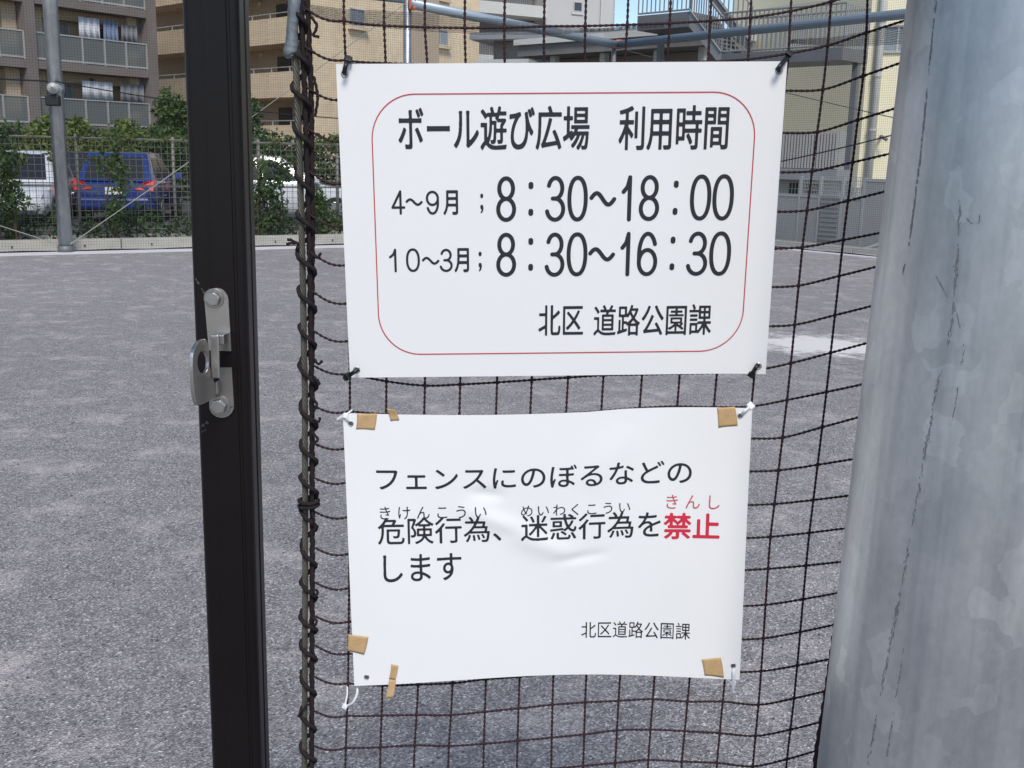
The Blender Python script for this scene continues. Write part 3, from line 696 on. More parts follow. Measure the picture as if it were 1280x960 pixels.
# ------------------------------------------------------------------ cars
def car(name, loc, heading, paint, label, L=3.9, W=1.68, H=1.5, kind='hatch'):
    t = thing(name, loc, label, 'car'); c, s = math.cos(heading), math.sin(heading)
    def T(p): return (loc[0] + p[0]*c - p[1]*s, loc[1] + p[0]*s + p[1]*c, loc[2] + p[2])
    # stations along the length: (x, half width sill, half width belt, z low, z belt)
    w = W/2; zb = H*0.60
    S = [(-L/2, w*0.80, w*0.82, 0.36, zb*0.86), (-L/2+0.10, w*0.93, w*0.93, 0.26, zb*0.95), (-L/2+0.35, w*0.98, w*0.97, 0.22, zb), (-0.2, w, w*0.98, 0.20, zb*0.99),
         (L/2-1.2, w*0.99, w*0.97, 0.20, zb*0.97), (L/2-0.55, w*0.97, w*0.90, 0.22, zb*0.86), (L/2-0.15, w*0.88, w*0.80, 0.25, zb*0.72), (L/2, w*0.72, w*0.68, 0.34, zb*0.62)]
    vs_ = []; 
    for x, ws, wb, z0, z1 in S:
        ring = [(-ws*0.9, z0), (-ws, z0+0.12), (-ws*1.0, (z0+z1)/2), (-wb, z1-0.06), (-wb*0.92, z1), (wb*0.92, z1), (wb, z1-0.06), (ws*1.0, (z0+z1)/2), (ws, z0+0.12), (ws*0.9, z0)]
        vs_ += [T((x, y, z)) for y, z in ring]
    n = 10; fs_ = []
    for i in range(len(S)-1):
        for j in range(n):
            a = i*n+j; b = i*n+(j+1) % n; fs_.append((a, a+n, b+n, b))
    fs_ += [tuple(range(n)), tuple(range((len(S)-1)*n, len(S)*n))[::-1]]
    body = mesh_obj('body', vs_, fs_, M[paint], t, True, 0.02)
    # cabin
    xb0, xb1 = -L/2+0.12, L/2-1.05; xr0, xr1 = -L/2+0.55, L/2-1.95
    wbt, wr = w*0.93, w*0.72; zt = H
    def cab(x, y, z): return T((x, y, z))
    k = [cab(xb0,-wbt*0.96,zb-.01), cab(xb1,-wbt,zb*0.97-.01), cab(xb1,wbt,zb*0.97-.01), cab(xb0,wbt*0.96,zb-.01),
         cab(xr0,-wr,zt-.03), cab(xr1,-wr,zt-.03), cab(xr1,wr,zt-.03), cab(xr0,wr,zt-.03), cab((xr0+xr1)/2,-wr*0.9,zt), cab((xr0+xr1)/2,wr*0.9,zt)]
    cb = mesh_obj('cabin', k, [(0,1,5,8,4),(1,2,6,5),(2,3,7,9,6),(3,0,4,7),(4,8,9,7),(8,5,6,9)], M[paint], t, True, 0.05, 3)
    P = [Vector(q) for q in k]
    def inset(q, name, fx0, fx1, fz0, fz1):
        a, b, c_, d = q
        f = lambda u, v: (a*(1-u)+b*u)*(1-v) + (d*(1-u)+c_*u)*v
        nn = (b-a).cross(d-a).normalized(); e = 0.012
        pts = [f(fx0, fz0)+nn*e, f(fx1, fz0)+nn*e, f(fx1, fz1)+nn*e, f(fx0, fz1)+nn*e]
        MB().prism(pts, -nn*0.02).build(name, M['car_glass'], cb, bevel=0.008)
    inset([P[3], P[0], P[4], P[7]], 'rear_window', 0.09, 0.91, 0.06, 0.86)
    inset([P[1], P[2], P[6], P[5]], 'windscreen', 0.08, 0.92, 0.08, 0.90)
    for q, fl in (([P[0], P[1], P[5], P[4]], 0), ([P[2], P[3], P[7], P[6]], 1)):
        seg = ((0.16, 0.50), (0.54, 0.84)) if not fl else ((0.16, 0.46), (0.50, 0.84))
        for s0, s1 in seg: inset(q, 'side_window', s0, s1, 0.10, 0.82)
    # lights, bumper, plate, wheels
    for sgn in (-1, 1):
        y = sgn*w*0.80
        pts = [T((-L/2-0.005, sgn*w*0.50, zb*0.80)), T((-L/2+0.06, sgn*w*0.95, zb*0.76)), T((-L/2+0.16, sgn*w*0.97, zb*1.02)), T((-L/2+0.05, sgn*w*0.74, zb*0.97))]
        MB().prism(pts, Vector((-c*0.035, -s*0.035, 0))).build('taillight', M['taillight'], t, bevel=0.008)
        pts = [T((L/2-0.03, sgn*w*0.45, zb*0.50)), T((L/2-0.14, sgn*w*0.80, zb*0.54)), T((L/2-0.24, sgn*w*0.86, zb*0.72)), T((L/2-0.06, sgn*w*0.5, zb*0.62))]
        MB().prism(pts, Vector((c*0.04, s*0.04, 0.02))).build('headlight', M['headlight'], t, bevel=0.008)
        MB().prism([T((xb1-0.25, sgn*w*0.97, zb)), T((xb1-0.05, sgn*w*0.97, zb)), T((xb1-0.07, sgn*w*0.97, zb+0.14)), T((xb1-0.22, sgn*w*0.97, zb+0.14))], Vector((-s*sgn*0.16, c*sgn*0.16, 0))).build('door_mirror', M[paint], t, bevel=0.02)
        for xw in (-L/2+0.72, L/2-0.75):
            wh = MB().tube([T((xw, sgn*(w-0.20), 0.29)), T((xw, sgn*(w+0.005), 0.29))], 0.29, 20).build('wheel', M['tyre'], t, bevel=0.02)
            MB().tube([T((xw, sgn*(w-0.02), 0.29)), T((xw, sgn*(w+0.015), 0.29))], 0.19, 12).build('rim', M['rim'], wh, bevel=0.01)
    pts = [T((-L/2-0.05, -w*0.86, 0.30)), T((-L/2-0.05, w*0.86, 0.30)), T((-L/2-0.05, w*0.86, 0.52)), T((-L/2-0.05, -w*0.86, 0.52))]
    MB().prism(pts, Vector((c*0.2, s*0.2, 0))).build('bumper', M[paint], t, bevel=0.04)
    pts = [T((-L/2-0.022, -0.165, 0.60)), T((-L/2-0.022, 0.165, 0.60)), T((-L/2-0.016, 0.165, 0.765)), T((-L/2-0.016, -0.165, 0.765))]
    MB().prism(pts, Vector((c*0.03, s*0.03, 0))).build('number_plate', M['plate'], t)
    return t
p = at_y(147, 205, 22.6); car('parked_car', (p.x - 0.3, p.y + 1.7, 0.0), math.radians(98), 'car_blue', 'blue hatchback parked tail towards the mesh fence', 3.9, 1.66, 1.47)
p = at_y(-12, 205, 20.6); car('parked_car', (p.x - 0.3, p.y + 1.9, 0.0), math.radians(-76), 'car_white', 'white car parked at the far left, left of the blue hatchback', 4.3, 1.70, 1.46)
p = at_y(348, 205, 24.0); car('parked_car', (p.x, p.y + 0.6, 0.0), math.radians(12), 'car_white', 'white car seen side-on between the dark gate post and the signs', 3.7, 1.62, 1.47)
p = at_y(75, 205, 26.0); car('parked_car', (p.x - 0.2, p.y + 2.2, 0.0), math.radians(100), 'car_black', 'black car in shadow behind the grey net pole', 4.2, 1.7, 1.46)
p = at_y(276, 205, 26.0); car('parked_car', (p.x, p.y + 2.2, 0.0), math.radians(97), 'car_black', 'black car mostly hidden by the dark gate post', 4.2, 1.7, 1.46)

# ------------------------------------------------------------------ mesh fence behind the kerb
mf = thing('mesh_fence', KL.pt(3, -0.95, 0.1), 'grey welded mesh fence with steel posts behind the pale kerb', 'fence')
MB().fbox(KL, A0, A1, -1.03, -0.88, 0.0, 0.16).build('footing', M['kerb'], mf)
zf = 1.66
posts = [KL.hit(x, 235, -0.95)[0] for x in (98, 218, 324)]
gap = posts[1] - posts[0]
posts = [posts[0] - gap*i for i in (4, 3, 2, 1)] + posts + [posts[2] + (posts[2]-posts[1])*i for i in (1, 2)]
for a in posts: MB().tube([KL.pt(a, -0.95, 0.16), KL.pt(a, -0.95, zf+0.05)], 0.027, 8).build('post', M['fence'], mf, True)
for z in (zf, 0.92, 0.24):
    MB().tube([KL.pt(posts[0], -0.93, z), KL.pt(posts[-1], -0.93, z)], 0.012, 6).build('rail', M['fence'], mf)
w = MB(); a = posts[0]
while a < posts[-1]:
    w.fbox(KL, a-0.0035, a+0.0035, -0.922, -0.915, 0.2, zf); a += 0.1
for k in range(15): w.fbox(KL, posts[0], posts[-1], -0.914, -0.907, 0.24 + k*0.1, 0.247 + k*0.1)
o = w.build('wire_mesh', M['fence_wire'], mf); o['kind'] = 'stuff'

# ------------------------------------------------------------------ far net poles, pipes, cables, fine net
def on_line(F, px, b=0.0):
    a = F.hit(px, 300, b)[0]; return F.pt(a, b, 0)
P1 = KL.pt(KL.hit(82, 308, 0.3)[0], 0.3, 0)
np1 = thing('net_pole', P1, 'grey steel net pole with cable pulley in front of the kerb at the left', 'pole', 'poles carrying the far ball net')
MB().tube([P1, P1 + Vector((0,0,9))], 0.100, 20).build('shaft', M['galv_far'], np1, True)
MB().tube([P1, P1 + Vector((0,0,0.10))], 0.112, 20).build('base_collar', M['steel_dark'], np1, True)
zc = KL.hit(78, 113, 0.06)[1]
cl = MB().tube([P1 + Vector((0,0,zc-0.06)), P1 + Vector((0,0,zc+0.07))], 0.118, 20).build('clamp_band', M['galv_far'], np1, True)
q = P1 + Vector((0.02, -0.10, zc)); 
MB().tube([q, q + Vector((0.05,-0.16,0))], 0.075, 14).tube([q + Vector((0.05,-0.16,0)), q + Vector((0.065,-0.21,0))], 0.045, 12).build('pulley', M['alu'], cl, True)
MB().tube([q + Vector((0.065,-0.21,0)), q + Vector((0.072,-0.235,0))], 0.022, 8).build('bolt', M['steel_dark'], cl)
MB().box(tuple(q + Vector((-0.09,-0.13,-0.24))), tuple(q + Vector((0.10,-0.01,-0.09)))).build('cable_box', M['tie_black'], cl, bevel=0.02)
P2 = on_line(KL, 509); P2b = P2.copy()
np2 = thing('net_pole', P2, 'slim grey net pole behind the hours sign with an orange clamp on top', 'pole', 'poles carrying the far ball net')
MB().tube([P2, P2 + Vector((0,0,4.6))], 0.070, 16).build('shaft', M['galv_far'], np2, True)
ztop2 = KL.hit(516, 6)[1]
MB().box(tuple(P2 + Vector((0.03,-0.12,ztop2-0.10))), tuple(P2 + Vector((0.15,-0.03,ztop2+0.09)))).build('clamp', M['orange'], np2, bevel=0.03)
P3 = CORNER.copy()
np3 = thing('net_pole', P3, 'corner net pole above the hours sign where the two pipe rails meet', 'pole', 'poles carrying the far ball net')
ztop3 = at_y(762, 56, CORNER.y).z
MB().tube([P3, P3 + Vector((0,0,ztop3+0.05))], 0.05, 14).build('shaft', M['steel_grey'], np3, True)
MB().box(tuple(P3 + Vector((0.02,-0.13,ztop3-0.09))), tuple(P3 + Vector((0.17,-0.04,ztop3+0.10)))).build('clamp', M['orange'], np3, bevel=0.03)
pA = P2 + Vector((0.05,-0.1,ztop2)); pB = P3 + Vector((0,-0.1,ztop3)); pC = at_y(1130, 17, RIGHT_END.y)
ext = pC + (pC-pB)*1.2
tag(MB().tube([KL.pt(-9, 0, ztop2+0.1), P2 + Vector((-0.07,-0.05,ztop2+0.05))], 0.045, 12).build('pipe_rail', M['pipe'], None, True), 'grey pipe rail running left from the slim net pole', 'pipe')
tag(MB().tube([pA, pB], 0.085, 14).build('pipe_rail', M['pipe'], None, True), 'grey pipe rail sloping down from the slim pole to the corner', 'pipe')
tag(MB().tube([pB + Vector((0.1,0,0)), ext], 0.082, 14).build('pipe_rail', M['pipe'], None, True), 'pale grey pipe rail rising from the corner towards the thick steel pole', 'pipe')

def net_sheet(F, a0, a1, z0, z1, b, cell=0.0375, r=0.0011):
    mb = MB(); a = a0
    while a < a1:
        mb.add([F.pt(a-r, b, z0), F.pt(a+r, b, z0), F.pt(a, b-2*r, z0), F.pt(a-r, b, z1), F.pt(a+r, b, z1), F.pt(a, b-2*r, z1)], [(0,1,4,3),(1,2,5,4),(2,0,3,5)]); a += cell
    z = z0
    while z < z1:
        mb.add([F.pt(a0, b, z-r), F.pt(a0, b, z+r), F.pt(a0, b-2*r, z), F.pt(a1, b, z-r), F.pt(a1, b, z+r), F.pt(a1, b-2*r, z)], [(0,1,4,3),(1,2,5,4),(2,0,3,5)]); z += cell
    return mb
fn = thing('far_ball_net', KL.pt(2, 0.24, 0), 'fine dark ball net hanging along the far left boundary behind the kerb', 'net')
o = net_sheet(KL, -8.5, (P2 - K0).dot(KL.u), 0.03, 4.4, 0.24).build('mesh', M['far_net'], fn); o['kind'] = 'stuff'
MB().rope([KL.pt(-8.5 + i*0.25, 0.25, 0.018 + 0.006*math.sin(i*1.3)) for i in range(64)], 0.014, 0.06, 0.02, 2, 6).build('bottom_rope', M['net'], fn)
fn2 = thing('far_ball_net', KR.pt(3, 0.2, 0), 'fine dark ball net hanging before the yellow building at the right', 'net')
o = net_sheet(KR, 0, 11.0, 0.03, 4.2, 0.28).build('mesh', M['far_net'], fn2); o['kind'] = 'stuff'
MB().rope([KR.pt(i*0.25, 0.29, 0.018 + 0.006*math.sin(i*1.3)) for i in range(44)], 0.014, 0.06, 0.02, 2, 6).build('bottom_rope', M['net'], fn2)
FM = Frame(P2, P3)
fn3 = thing('far_ball_net', FM.pt(2, 0.2, 0), 'fine dark ball net behind the hours sign between slim pole and corner', 'net')
o = net_sheet(FM, 0, FM.len, 0.03, 3.6, 0.15).build('mesh', M['far_net'], fn3); o['kind'] = 'stuff'

def cable(p, q, sag, r, label, m='steel_grey', name='guy_cable'):
    n = 14; pts = [p.lerp(q, i/n) - Vector((0, 0, sag*4*(i/n)*(1-i/n))) for i in range(n+1)]
    return tag(MB().tube(pts, r, 6).build(name, M[m]), label, 'cable', 'cables of the far net')
b1 = P1 + Vector((0.08,-0.05,0.12))
cable(b1, P2 + Vector((-0.03,-0.08,ztop2)), 0.05, 0.0065, 'taut pale guy cable rising from the left pole foot to the slim pole', 'louvre')
cable(P1 + Vector((-0.08,-0.05,0.12)), KL.pt(-9.2, 0.1, ztop2), 0.05, 0.0065, 'taut pale guy cable rising left from the left pole foot', 'louvre')
zq = zc + 0.10
cable(KL.pt(-8, 0.1, zq + 0.05), P1 + Vector((-0.05,-0.12,zq)), 0.03, 0.010, 'black cable reaching the pulley on the left pole from the left', 'tie_black')
cable(P1 + Vector((0.05,-0.12,zq)), P2 + Vector((-0.03,-0.08, KL.hit(500, 152)[1])), 0.10, 0.008, 'black cable running right from the pulley on the left pole', 'tie_black')
cable(at_y(764, 57, 23.3), at_y(1130, 150, 17.8), 0.05, 0.008, 'thin dark cable slanting from the pipe corner to the thick steel pole', 'steel_dark')
cable(at_y(960, 205, 20.5), at_y(1130, 165, 17.7), 0.02, 0.011, 'dark cable crossing the yellow building at the right', 'tie_black')
# loose net gathered and sagging under the pipe
def sag_band(pts, Ys, label):
    mb = MB(); m = 60; rows = 7
    X = np.array([p[0] for p in pts], float); T = np.array([p[1] for p in pts], float); Bt = np.array([p[2] for p in pts], float)
    xs = np.linspace(X[0], X[-1], m); tt = np.interp(xs, X, T); bb = np.interp(xs, X, Bt); yy = np.interp(xs, X, Ys)
    for layer in range(2):
        for j in range(9):
            f = j/8
            mb.tube([at_y(xs[i], tt[i] + (bb[i]-tt[i])*f + 0.6*math.sin(i*0.9 + layer*2), yy[i] - 0.05*layer) for i in range(m)], 0.0020, 4, False)
        nb_ = int((X[-1]-X[0])*0.62)
        for i in range(nb_):
            t = i/nb_*(m-1); k = min(int(t), m-2); u = t-k
            x = xs[k]*(1-u)+xs[k+1]*u; a = tt[k]*(1-u)+tt[k+1]*u; b_ = bb[k]*(1-u)+bb[k+1]*u; Y = (yy[k]*(1-u)+yy[k+1]*u) - 0.05*layer
            mb.tube([at_y(x + layer*0.6, a, Y), at_y(x + 1.0 + layer*0.6, b_, Y)], 0.0019, 3, False)
    o = mb.build('gathered_net', M['far_net']); tag(o, label, 'net'); return o
sag_band([(380, 5, 18), (430, 12, 30), (520, 16, 38), (600, 22, 43), (690, 32, 43), (740, 36, 40), (830, 30, 34)], [16.5, 16.8, 17.2, 18, 19, 20, 20], 'gathered dark net sagging in a band under the left pipe rail')
sag_band([(985, 50, 54), (1050, 46, 58), (1100, 36, 56), (1136, 26, 54)], [18.5, 18, 17.6, 17.2], 'gathered dark net sagging under the pipe rail near the thick steel pole')

# ================================================================== FOREGROUND
# --- thick galvanised pole at the right
RP = 0.108
def pole_axis(py, xe, depth):
    c = at_y(xe, py, depth)
    d = ray(xe, py); d.z = 0; d.normalize()
    right = Vector((d.y, -d.x, 0))
    return c + right * RP
pt0 = pole_axis(0, 1134, 0.935); pt1 = pole_axis(960, 1020.5, 0.935)
ydir = (pt1 - pt0)
ymid = (pt0.y + pt1.y)/2
pt0.y = pt1.y = ymid
def along(z): t = (z - pt0.z)/(pt1.z - pt0.z); return pt0 + (pt1 - pt0)*t
sp_ = thing('steel_pole', along(0.0), 'thick galvanised steel pole, blotchy grey, filling the right edge', 'pole')
MB().tube([along(z) for z in np.linspace(-0.02, 5.0, 40)], RP, 96).build('shaft', M['galv'], sp_, True)
# seam and scratches that run down the shaft
def on_pole(px, py, lift=0.0004):
    d = ray(px, py); o = EYE.copy()
    for _ in range(30):
        t = 0.9
        break
    # march to the surface
    t = 0.5
    for _ in range(60):
        p = o + d*t; c = along(p.z); r = math.hypot(p.x - c.x, p.y - c.y) - RP
        if r < 1e-5: break
        t += r*0.7
    p = o + d*t; c = along(p.z); n = Vector((p.x - c.x, p.y - c.y, 0)).normalized()
    return p, n
M['scuff'] = mat('dark_scuff', (0.19, 0.195, 0.205), 0.7, 0.2, 0.5, 220)
rnd = random.Random(11)
def scratch(path, wpx, seg, name='scratch', fill=0.75):
    mb = MB(); P = []
    for (x0, y0), (x1, y1) in zip(path[:-1], path[1:]):
        n = max(2, int(math.hypot(x1-x0, y1-y0)/1.5))
        for i in range(n): P.append((x0+(x1-x0)*i/n, y0+(y1-y0)*i/n))
    for i in range(len(P)-3):
        g_ = 0.5 + 0.3*math.sin(i*0.13 + wpx*9) + 0.2*math.sin(i*0.041 + 2.1*wpx)
        for _ in range(2):
            if rnd.random() > fill*g_: continue
            w = 0.22 + 0.38*rnd.random(); j = rnd.gauss(0, wpx*0.38); k = min(len(P)-1, i + rnd.randint(1, 4))
            q = []
            for (x, y), s_ in ((P[i], -1), (P[i], 1), (P[k], 1), (P[k], -1)):
                p, n = on_pole(x + j + s_*w, y); q.append(p + n*0.0003)
            mb.add(q, [(0,1,2,3)])
    return mb.build(name, M['scuff'], sp_)
scratch([(1200, 245), (1196, 330), (1191, 400), (1181, 450), (1172, 480), (1163, 530), (1150, 600), (1135, 690), (1118, 780), (1098, 880), (1085, 960)], 2.8, 2.2, fill=0.8)
scratch([(1206, 430), (1200, 470), (1195, 500), (1188, 540)], 1.6, 2.5, fill=0.7)
scratch([(1130, 810), (1122, 860), (1108, 950)], 1.2, 2.5, fill=0.75)
scratch([(1170, 345), (1196, 392), (1202, 420)], 0.9, 2.0, fill=0.8)
scratch([(1208, 272), (1214, 280), (1224, 279), (1225, 265)], 1.4, 2.5, fill=0.9)
scratch([(1170, 0), (1160, 100), (1150, 200), (1137, 300), (1128, 345)], 1.0, 2.5, fill=0.8)

# --- dark gate post with its latch
PT, PB = 1.0, 1.0
def post_pt(px, py, Y=1.010): return at_y(px, py, Y)
ZP0, ZP1 = 0.0, 2.15
gl = post_pt(244.6, 480); gr_ = post_pt(326.0, 480, 1.052)
xl, Yf = gl.x, 1.010
wpost = 0.0515; dpost = 0.046
prof = []
rc = 0.007
def corner(cx, cy, a0):
    return [(cx + rc*math.cos(math.radians(a0 + k*15)), cy + rc*math.sin(math.radians(a0 + k*15))) for k in range(7)]
x0, x1, y0, y1 = xl, xl + wpost, Yf, Yf + dpost
# front face with two shallow grooves, side face with one
front = [(x0+rc, y0), (x0+0.0155, y0), (x0+0.0162, y0+0.0004), (x0+0.0185, y0+0.0004), (x0+0.0192, y0), (x1-0.0115, y0), (x1-0.0108, y0+0.0008), (x1-0.0085, y0+0.0008), (x1-0.0078, y0)]
prof = front + corner(x1-rc, y0+rc, -90)[1:] + [(x1, y0+0.020), (x1-0.0025, y0+0.0208), (x1-0.0025, y0+0.0258), (x1, y0+0.0265)] + corner(x1-rc, y1-rc, 0) + corner(x0+rc, y1-rc, 90) + corner(x0+rc, y0+rc, 180)
gp = thing('gate_post', (x0 + wpost/2, Yf + dpost/2, 0), 'dark bronze aluminium gate post with shallow grooves, left of the net', 'post')
MB().prism([Vector((x, y, 0.0)) for x, y in prof], (0, 0, ZP1)).build('profile', M['post'], gp)
MB().box((x0-0.001, y0-0.001, ZP1+0.0002), (x1+0.001, y1+0.001, ZP1+0.006)).build('cap', M['tie_black'], gp, bevel=0.002)
M['chafe'] = mat('chafe_mark', (0.06, 0.055, 0.055), 0.8, 0, 0.6, 300)
for (xa, ya, xb, yb, w_) in ((244, 348, 259, 372, 4), (250, 533, 262, 526, 7), (251, 540, 259, 536, 4)):
    p, q = post_pt(xa, ya, Yf-0.0003), post_pt(xb, yb, Yf-0.0003); d = (q-p).normalized(); nn = Vector((-d.z, 0, d.x))*(w_/FPX*0.5)
    p.x = max(p.x, x0 + 0.004)
    mb = MB(); k = 6
    for i in range(k):
        if i % 3 == 2: continue
        a_, b_ = p.lerp(q, i/k), p.lerp(q, (i+0.8)/k); s = 0.4 + 0.5*math.sin(i*2.1)**2
        mb.add([a_-nn*s, b_-nn*s*0.7, b_+nn*s*0.6, a_+nn*s*0.8], [(0,1,2,3)])
    mb.build('chafe_mark', M['chafe'], gp)

gt = thing('gate_latch', post_pt(270, 522, Yf), 'stainless steel padlock latch bolted to the dark gate post', 'latch')
def plate_poly(pts, Y): return [at_y(x, y, Y) for x, y in pts]
Yl = Yf - 0.0025
up = [(257, 440)] + [(257 + (1-math.cos(t))*0, 0) for t in ()]
def arc(cx, cy, rx, ry, a0, a1, n=14): return [(cx + rx*math.cos(math.radians(a0+(a1-a0)*i/n)), cy - ry*math.sin(math.radians(a0+(a1-a0)*i/n))) for i in range(n+1)]
upper = [(261, 438)] + [(255.5, 375)] + arc(270.5, 376, 15.0, 16, 180, 0) + [(289, 439)]
MB().prism(plate_poly(upper, Yl), (0, 0.0024, 0)).build('upper_plate', M['stainless'], gt, bevel=0.0006)
lower = [(274, 459.5), (289.5, 459.5), (292.5, 508)] + arc(277, 507, 15.6, 15.2, 0, -180) + [(262, 492), (274, 480)]
MB().prism(plate_poly(lower, Yl), (0, 0.0024, 0)).build('lower_plate', M['stainless_dull'], gt, bevel=0.0006)
def bolt(px, py, r=0.0072):
    c = at_y(px, py, Yl)
    ws = MB().tube([c + Vector((0,-0.0014,0)), c + Vector((0,-0.0001,0))], r*1.32, 28).build('washer', M['stainless_dull'], gt, bevel=0.0003)
    hx = [c + Vector((r*math.cos(math.radians(60*k+12)), -0.0015, r*math.sin(math.radians(60*k+12)))) for k in range(6)]
    b_ = MB().prism(hx, (0, -0.0050, 0)).build('bolt', M['stainless'], gt, bevel=0.0008, seg=3)
    MB().tube([c + Vector((0,-0.0064,0)), c + Vector((0,-0.0070,0))], r*0.78, 20).build('bolt_head', M['stainless'], b_, bevel=0.0003)
bolt(267.5, 373); bolt(275, 507, 0.0076)
# padlock plate standing out from the post, with its hole
xp = at_y(272.5, 480, Yl).x
def side_pt(px, py, X):            # pixel on the plane world X
    d = ray(px, py); return EYE + d*((X - EYE.x)/d.x)
outer = [(262, 445), (263, 468), (270.5, 474), (271, 493), (263.5, 500)] + [(252, 506), (246, 505), (242.5, 490), (240.8, 455)] + [(242, 440), (246, 430), (252, 424.5), (257, 424), (259.5, 428), (261.5, 436)]
hole = arc(254.0, 453.0, 7.0, 14.5, 0, 360, 20)[:-1]
oc = [side_pt(x, y, xp) for x, y in catmull([(x, y, 0) for x, y in outer + outer[:1]], 5)[:-1, :2]]
hc = [side_pt(x, y, xp) for x, y in hole]
def ring_mesh(oc, hc, d):
    """plate with a hole: bridge the outline to the hole by angle"""
    c = sum(hc, Vector())/len(hc); ang = lambda p: math.atan2(p.z-c.z, p.y-c.y)
    oc = sorted(oc, key=ang); n = 48; A = [-math.pi + 2*math.pi*(i+0.5)/n for i in range(n)]
    def cast(poly, a):
        dv = Vector((math.cos(a), math.sin(a))); best = 0.0; m = len(poly)
        for i in range(m):
            p = Vector((poly[i].y-c.y, poly[i].z-c.z)); q = Vector((poly[(i+1) % m].y-c.y, poly[(i+1) % m].z-c.z)); e = q-p
            den = dv.x*e.y - dv.y*e.x
            if abs(den) < 1e-12: continue
            t = (p.x*e.y - p.y*e.x)/den; u = (p.x*dv.y - p.y*dv.x)/den
            if t > best and -1e-6 <= u <= 1+1e-6: best = t
        return best
    O = [(cast(oc, a), a) for a in A]; H = [(cast(hc, a), a) for a in A]
    pt = lambda r, a, x: Vector((x, c.y + r*math.cos(a), c.z + r*math.sin(a)))
    v = [pt(r, a, c.x) for r, a in O] + [pt(r, a, c.x) for r, a in H] + [pt(r, a, c.x-d) for r, a in O] + [pt(r, a, c.x-d) for r, a in H]
    f = []
    for i in range(n):
        j = (i+1) % n
        f += [(i, n+i, n+j, j), (2*n+i, 2*n+j, 3*n+j, 3*n+i), (i, j, 2*n+j, 2*n+i), (n+i, 3*n+i, 3*n+j, n+j)]
    return MB().add(v, f)
ring_mesh(oc, hc, 0.003).build('padlock_plate', M['stainless'], gt, bevel=0.0005)
MB().prism([at_y(262.5, 478, Yl), at_y(275, 474, Yl), at_y(276.5, 490, Yl), at_y(264, 498, Yl)], (0, -0.010, 0)).build('bracket', M['stainless_dull'], gt, bevel=0.0015)
# hook bar bent out of the upper plate
hb = MB(); xh = at_y(270.5, 440, Yl).x
p0 = at_y(273, 417, Yl); 
hook_x0, hook_w = at_y(264.5, 440, Yf - 0.02).x, 0.0078
zt_, zb_ = at_y(268, 418, Yf - 0.02).z, at_y(268, 472, Yf - 0.02).z
MB().box((hook_x0, Yf-0.024, zb_), (hook_x0 + hook_w, Yf-0.020, zt_)).build('hook_bar', M['stainless'], gt, bevel=0.0012)
MB().box((hook_x0 + 0.0005, Yf-0.0199, zt_-0.010), (hook_x0 + hook_w + 0.004, Yf-0.0026, zt_-0.0005)).build('hook_neck', M['stainless_dull'], gt, bevel=0.0010)

# --- the near ball net, laid out node by node
WN = [(0, 656.0), (78, 646.5), (275, 622.0), (490, 595.5), (683, 575.0), (860, 560.0), (955, 551.5)]
def net_z(py): return FPX*0.0375*13/np.interp(py, [w[0] for w in WN], [w[1] for w in WN]) + (0.00011*(-py) if py < 0 else 0)
CX0 = [429,479,529,580,630,680,732,786,839,889,939,989,1039,1085]
CXS = {0: CX0, 78: [432,482,534,582,631,680,731,781,834,885,935,985,1033,1081],
       300: [435,483,533,579,626,672,720,766,815,862,911,958,1004,1054],
       490: [437.5,483,531,575,621,664,709,753,801,848,894,941,985,1033],
       680: [437,480,526,570,614,656,699,742,787,832,877,922,962,1010],
       860: [435,478,522.6,565.6,607,649,691,732,774,817,861,905,950,994],
       955: [431.5,475,517,560,604,646,689,729,769,810,852,896,941,983]}
def colx(c, y):
    ks = sorted(CXS); return float(np.interp(y, ks, [CXS[k][c] for k in ks]))
RY = {'rope': [6,56,107,159,213,267,314,362,411,455,506,553,596,638,683,726,768,804,844,887,931,969],
      0: [26,75,124,176,229,282,331,379,426,467,514,559,602,646,692,735,777,817,854,894.5,935,975],
      12: [2,57,112,165,214,263,309,357,406,454,500,547,588,630,671,711,756,798,839,882,920,958],
      13: [-13,41,95,150,203,251,300,345,394,441,490,534,581,625,666,707,749,790,832,873,912,950]}
FULL = {0: [26,32,34,35,34.5,33,32.5,31,29,26,22,14,2,-13],
        1: [75,79,81,81,81,80,79,79,78,77,74,67,57,41],
        9: [467,476.6,482,480.6,478,475,472,469,468,467,466,463,454,441],
        10: [514,518,520,520,520,519,517,514,510,508,509,508,500,490],
        18: [854,857,855.7,854,849,846,841,837.5,836,835.5,837,840,839,832],
        19: [894.5,894.5,893.7,893.7,889.7,885.5,881,878,876,874,877,877,881,873],
        20: [934.7,934,931.6,932.5,929.7,926,922,918,913,912,914,916.5,920,912],
        21: [975,974,971,972,969,965,961,957.5,953.6,950,952,953.6,958,949]}
NR, NC = 22, 14
ropeX = lambda y: float(np.interp(y, [-400, 0, 60, 150, 300, 500, 700, 960, 1400], [360, 374.5, 377.5, 381, 385.5, 388.6, 389.2, 388.2, 386]))
NODE = {}
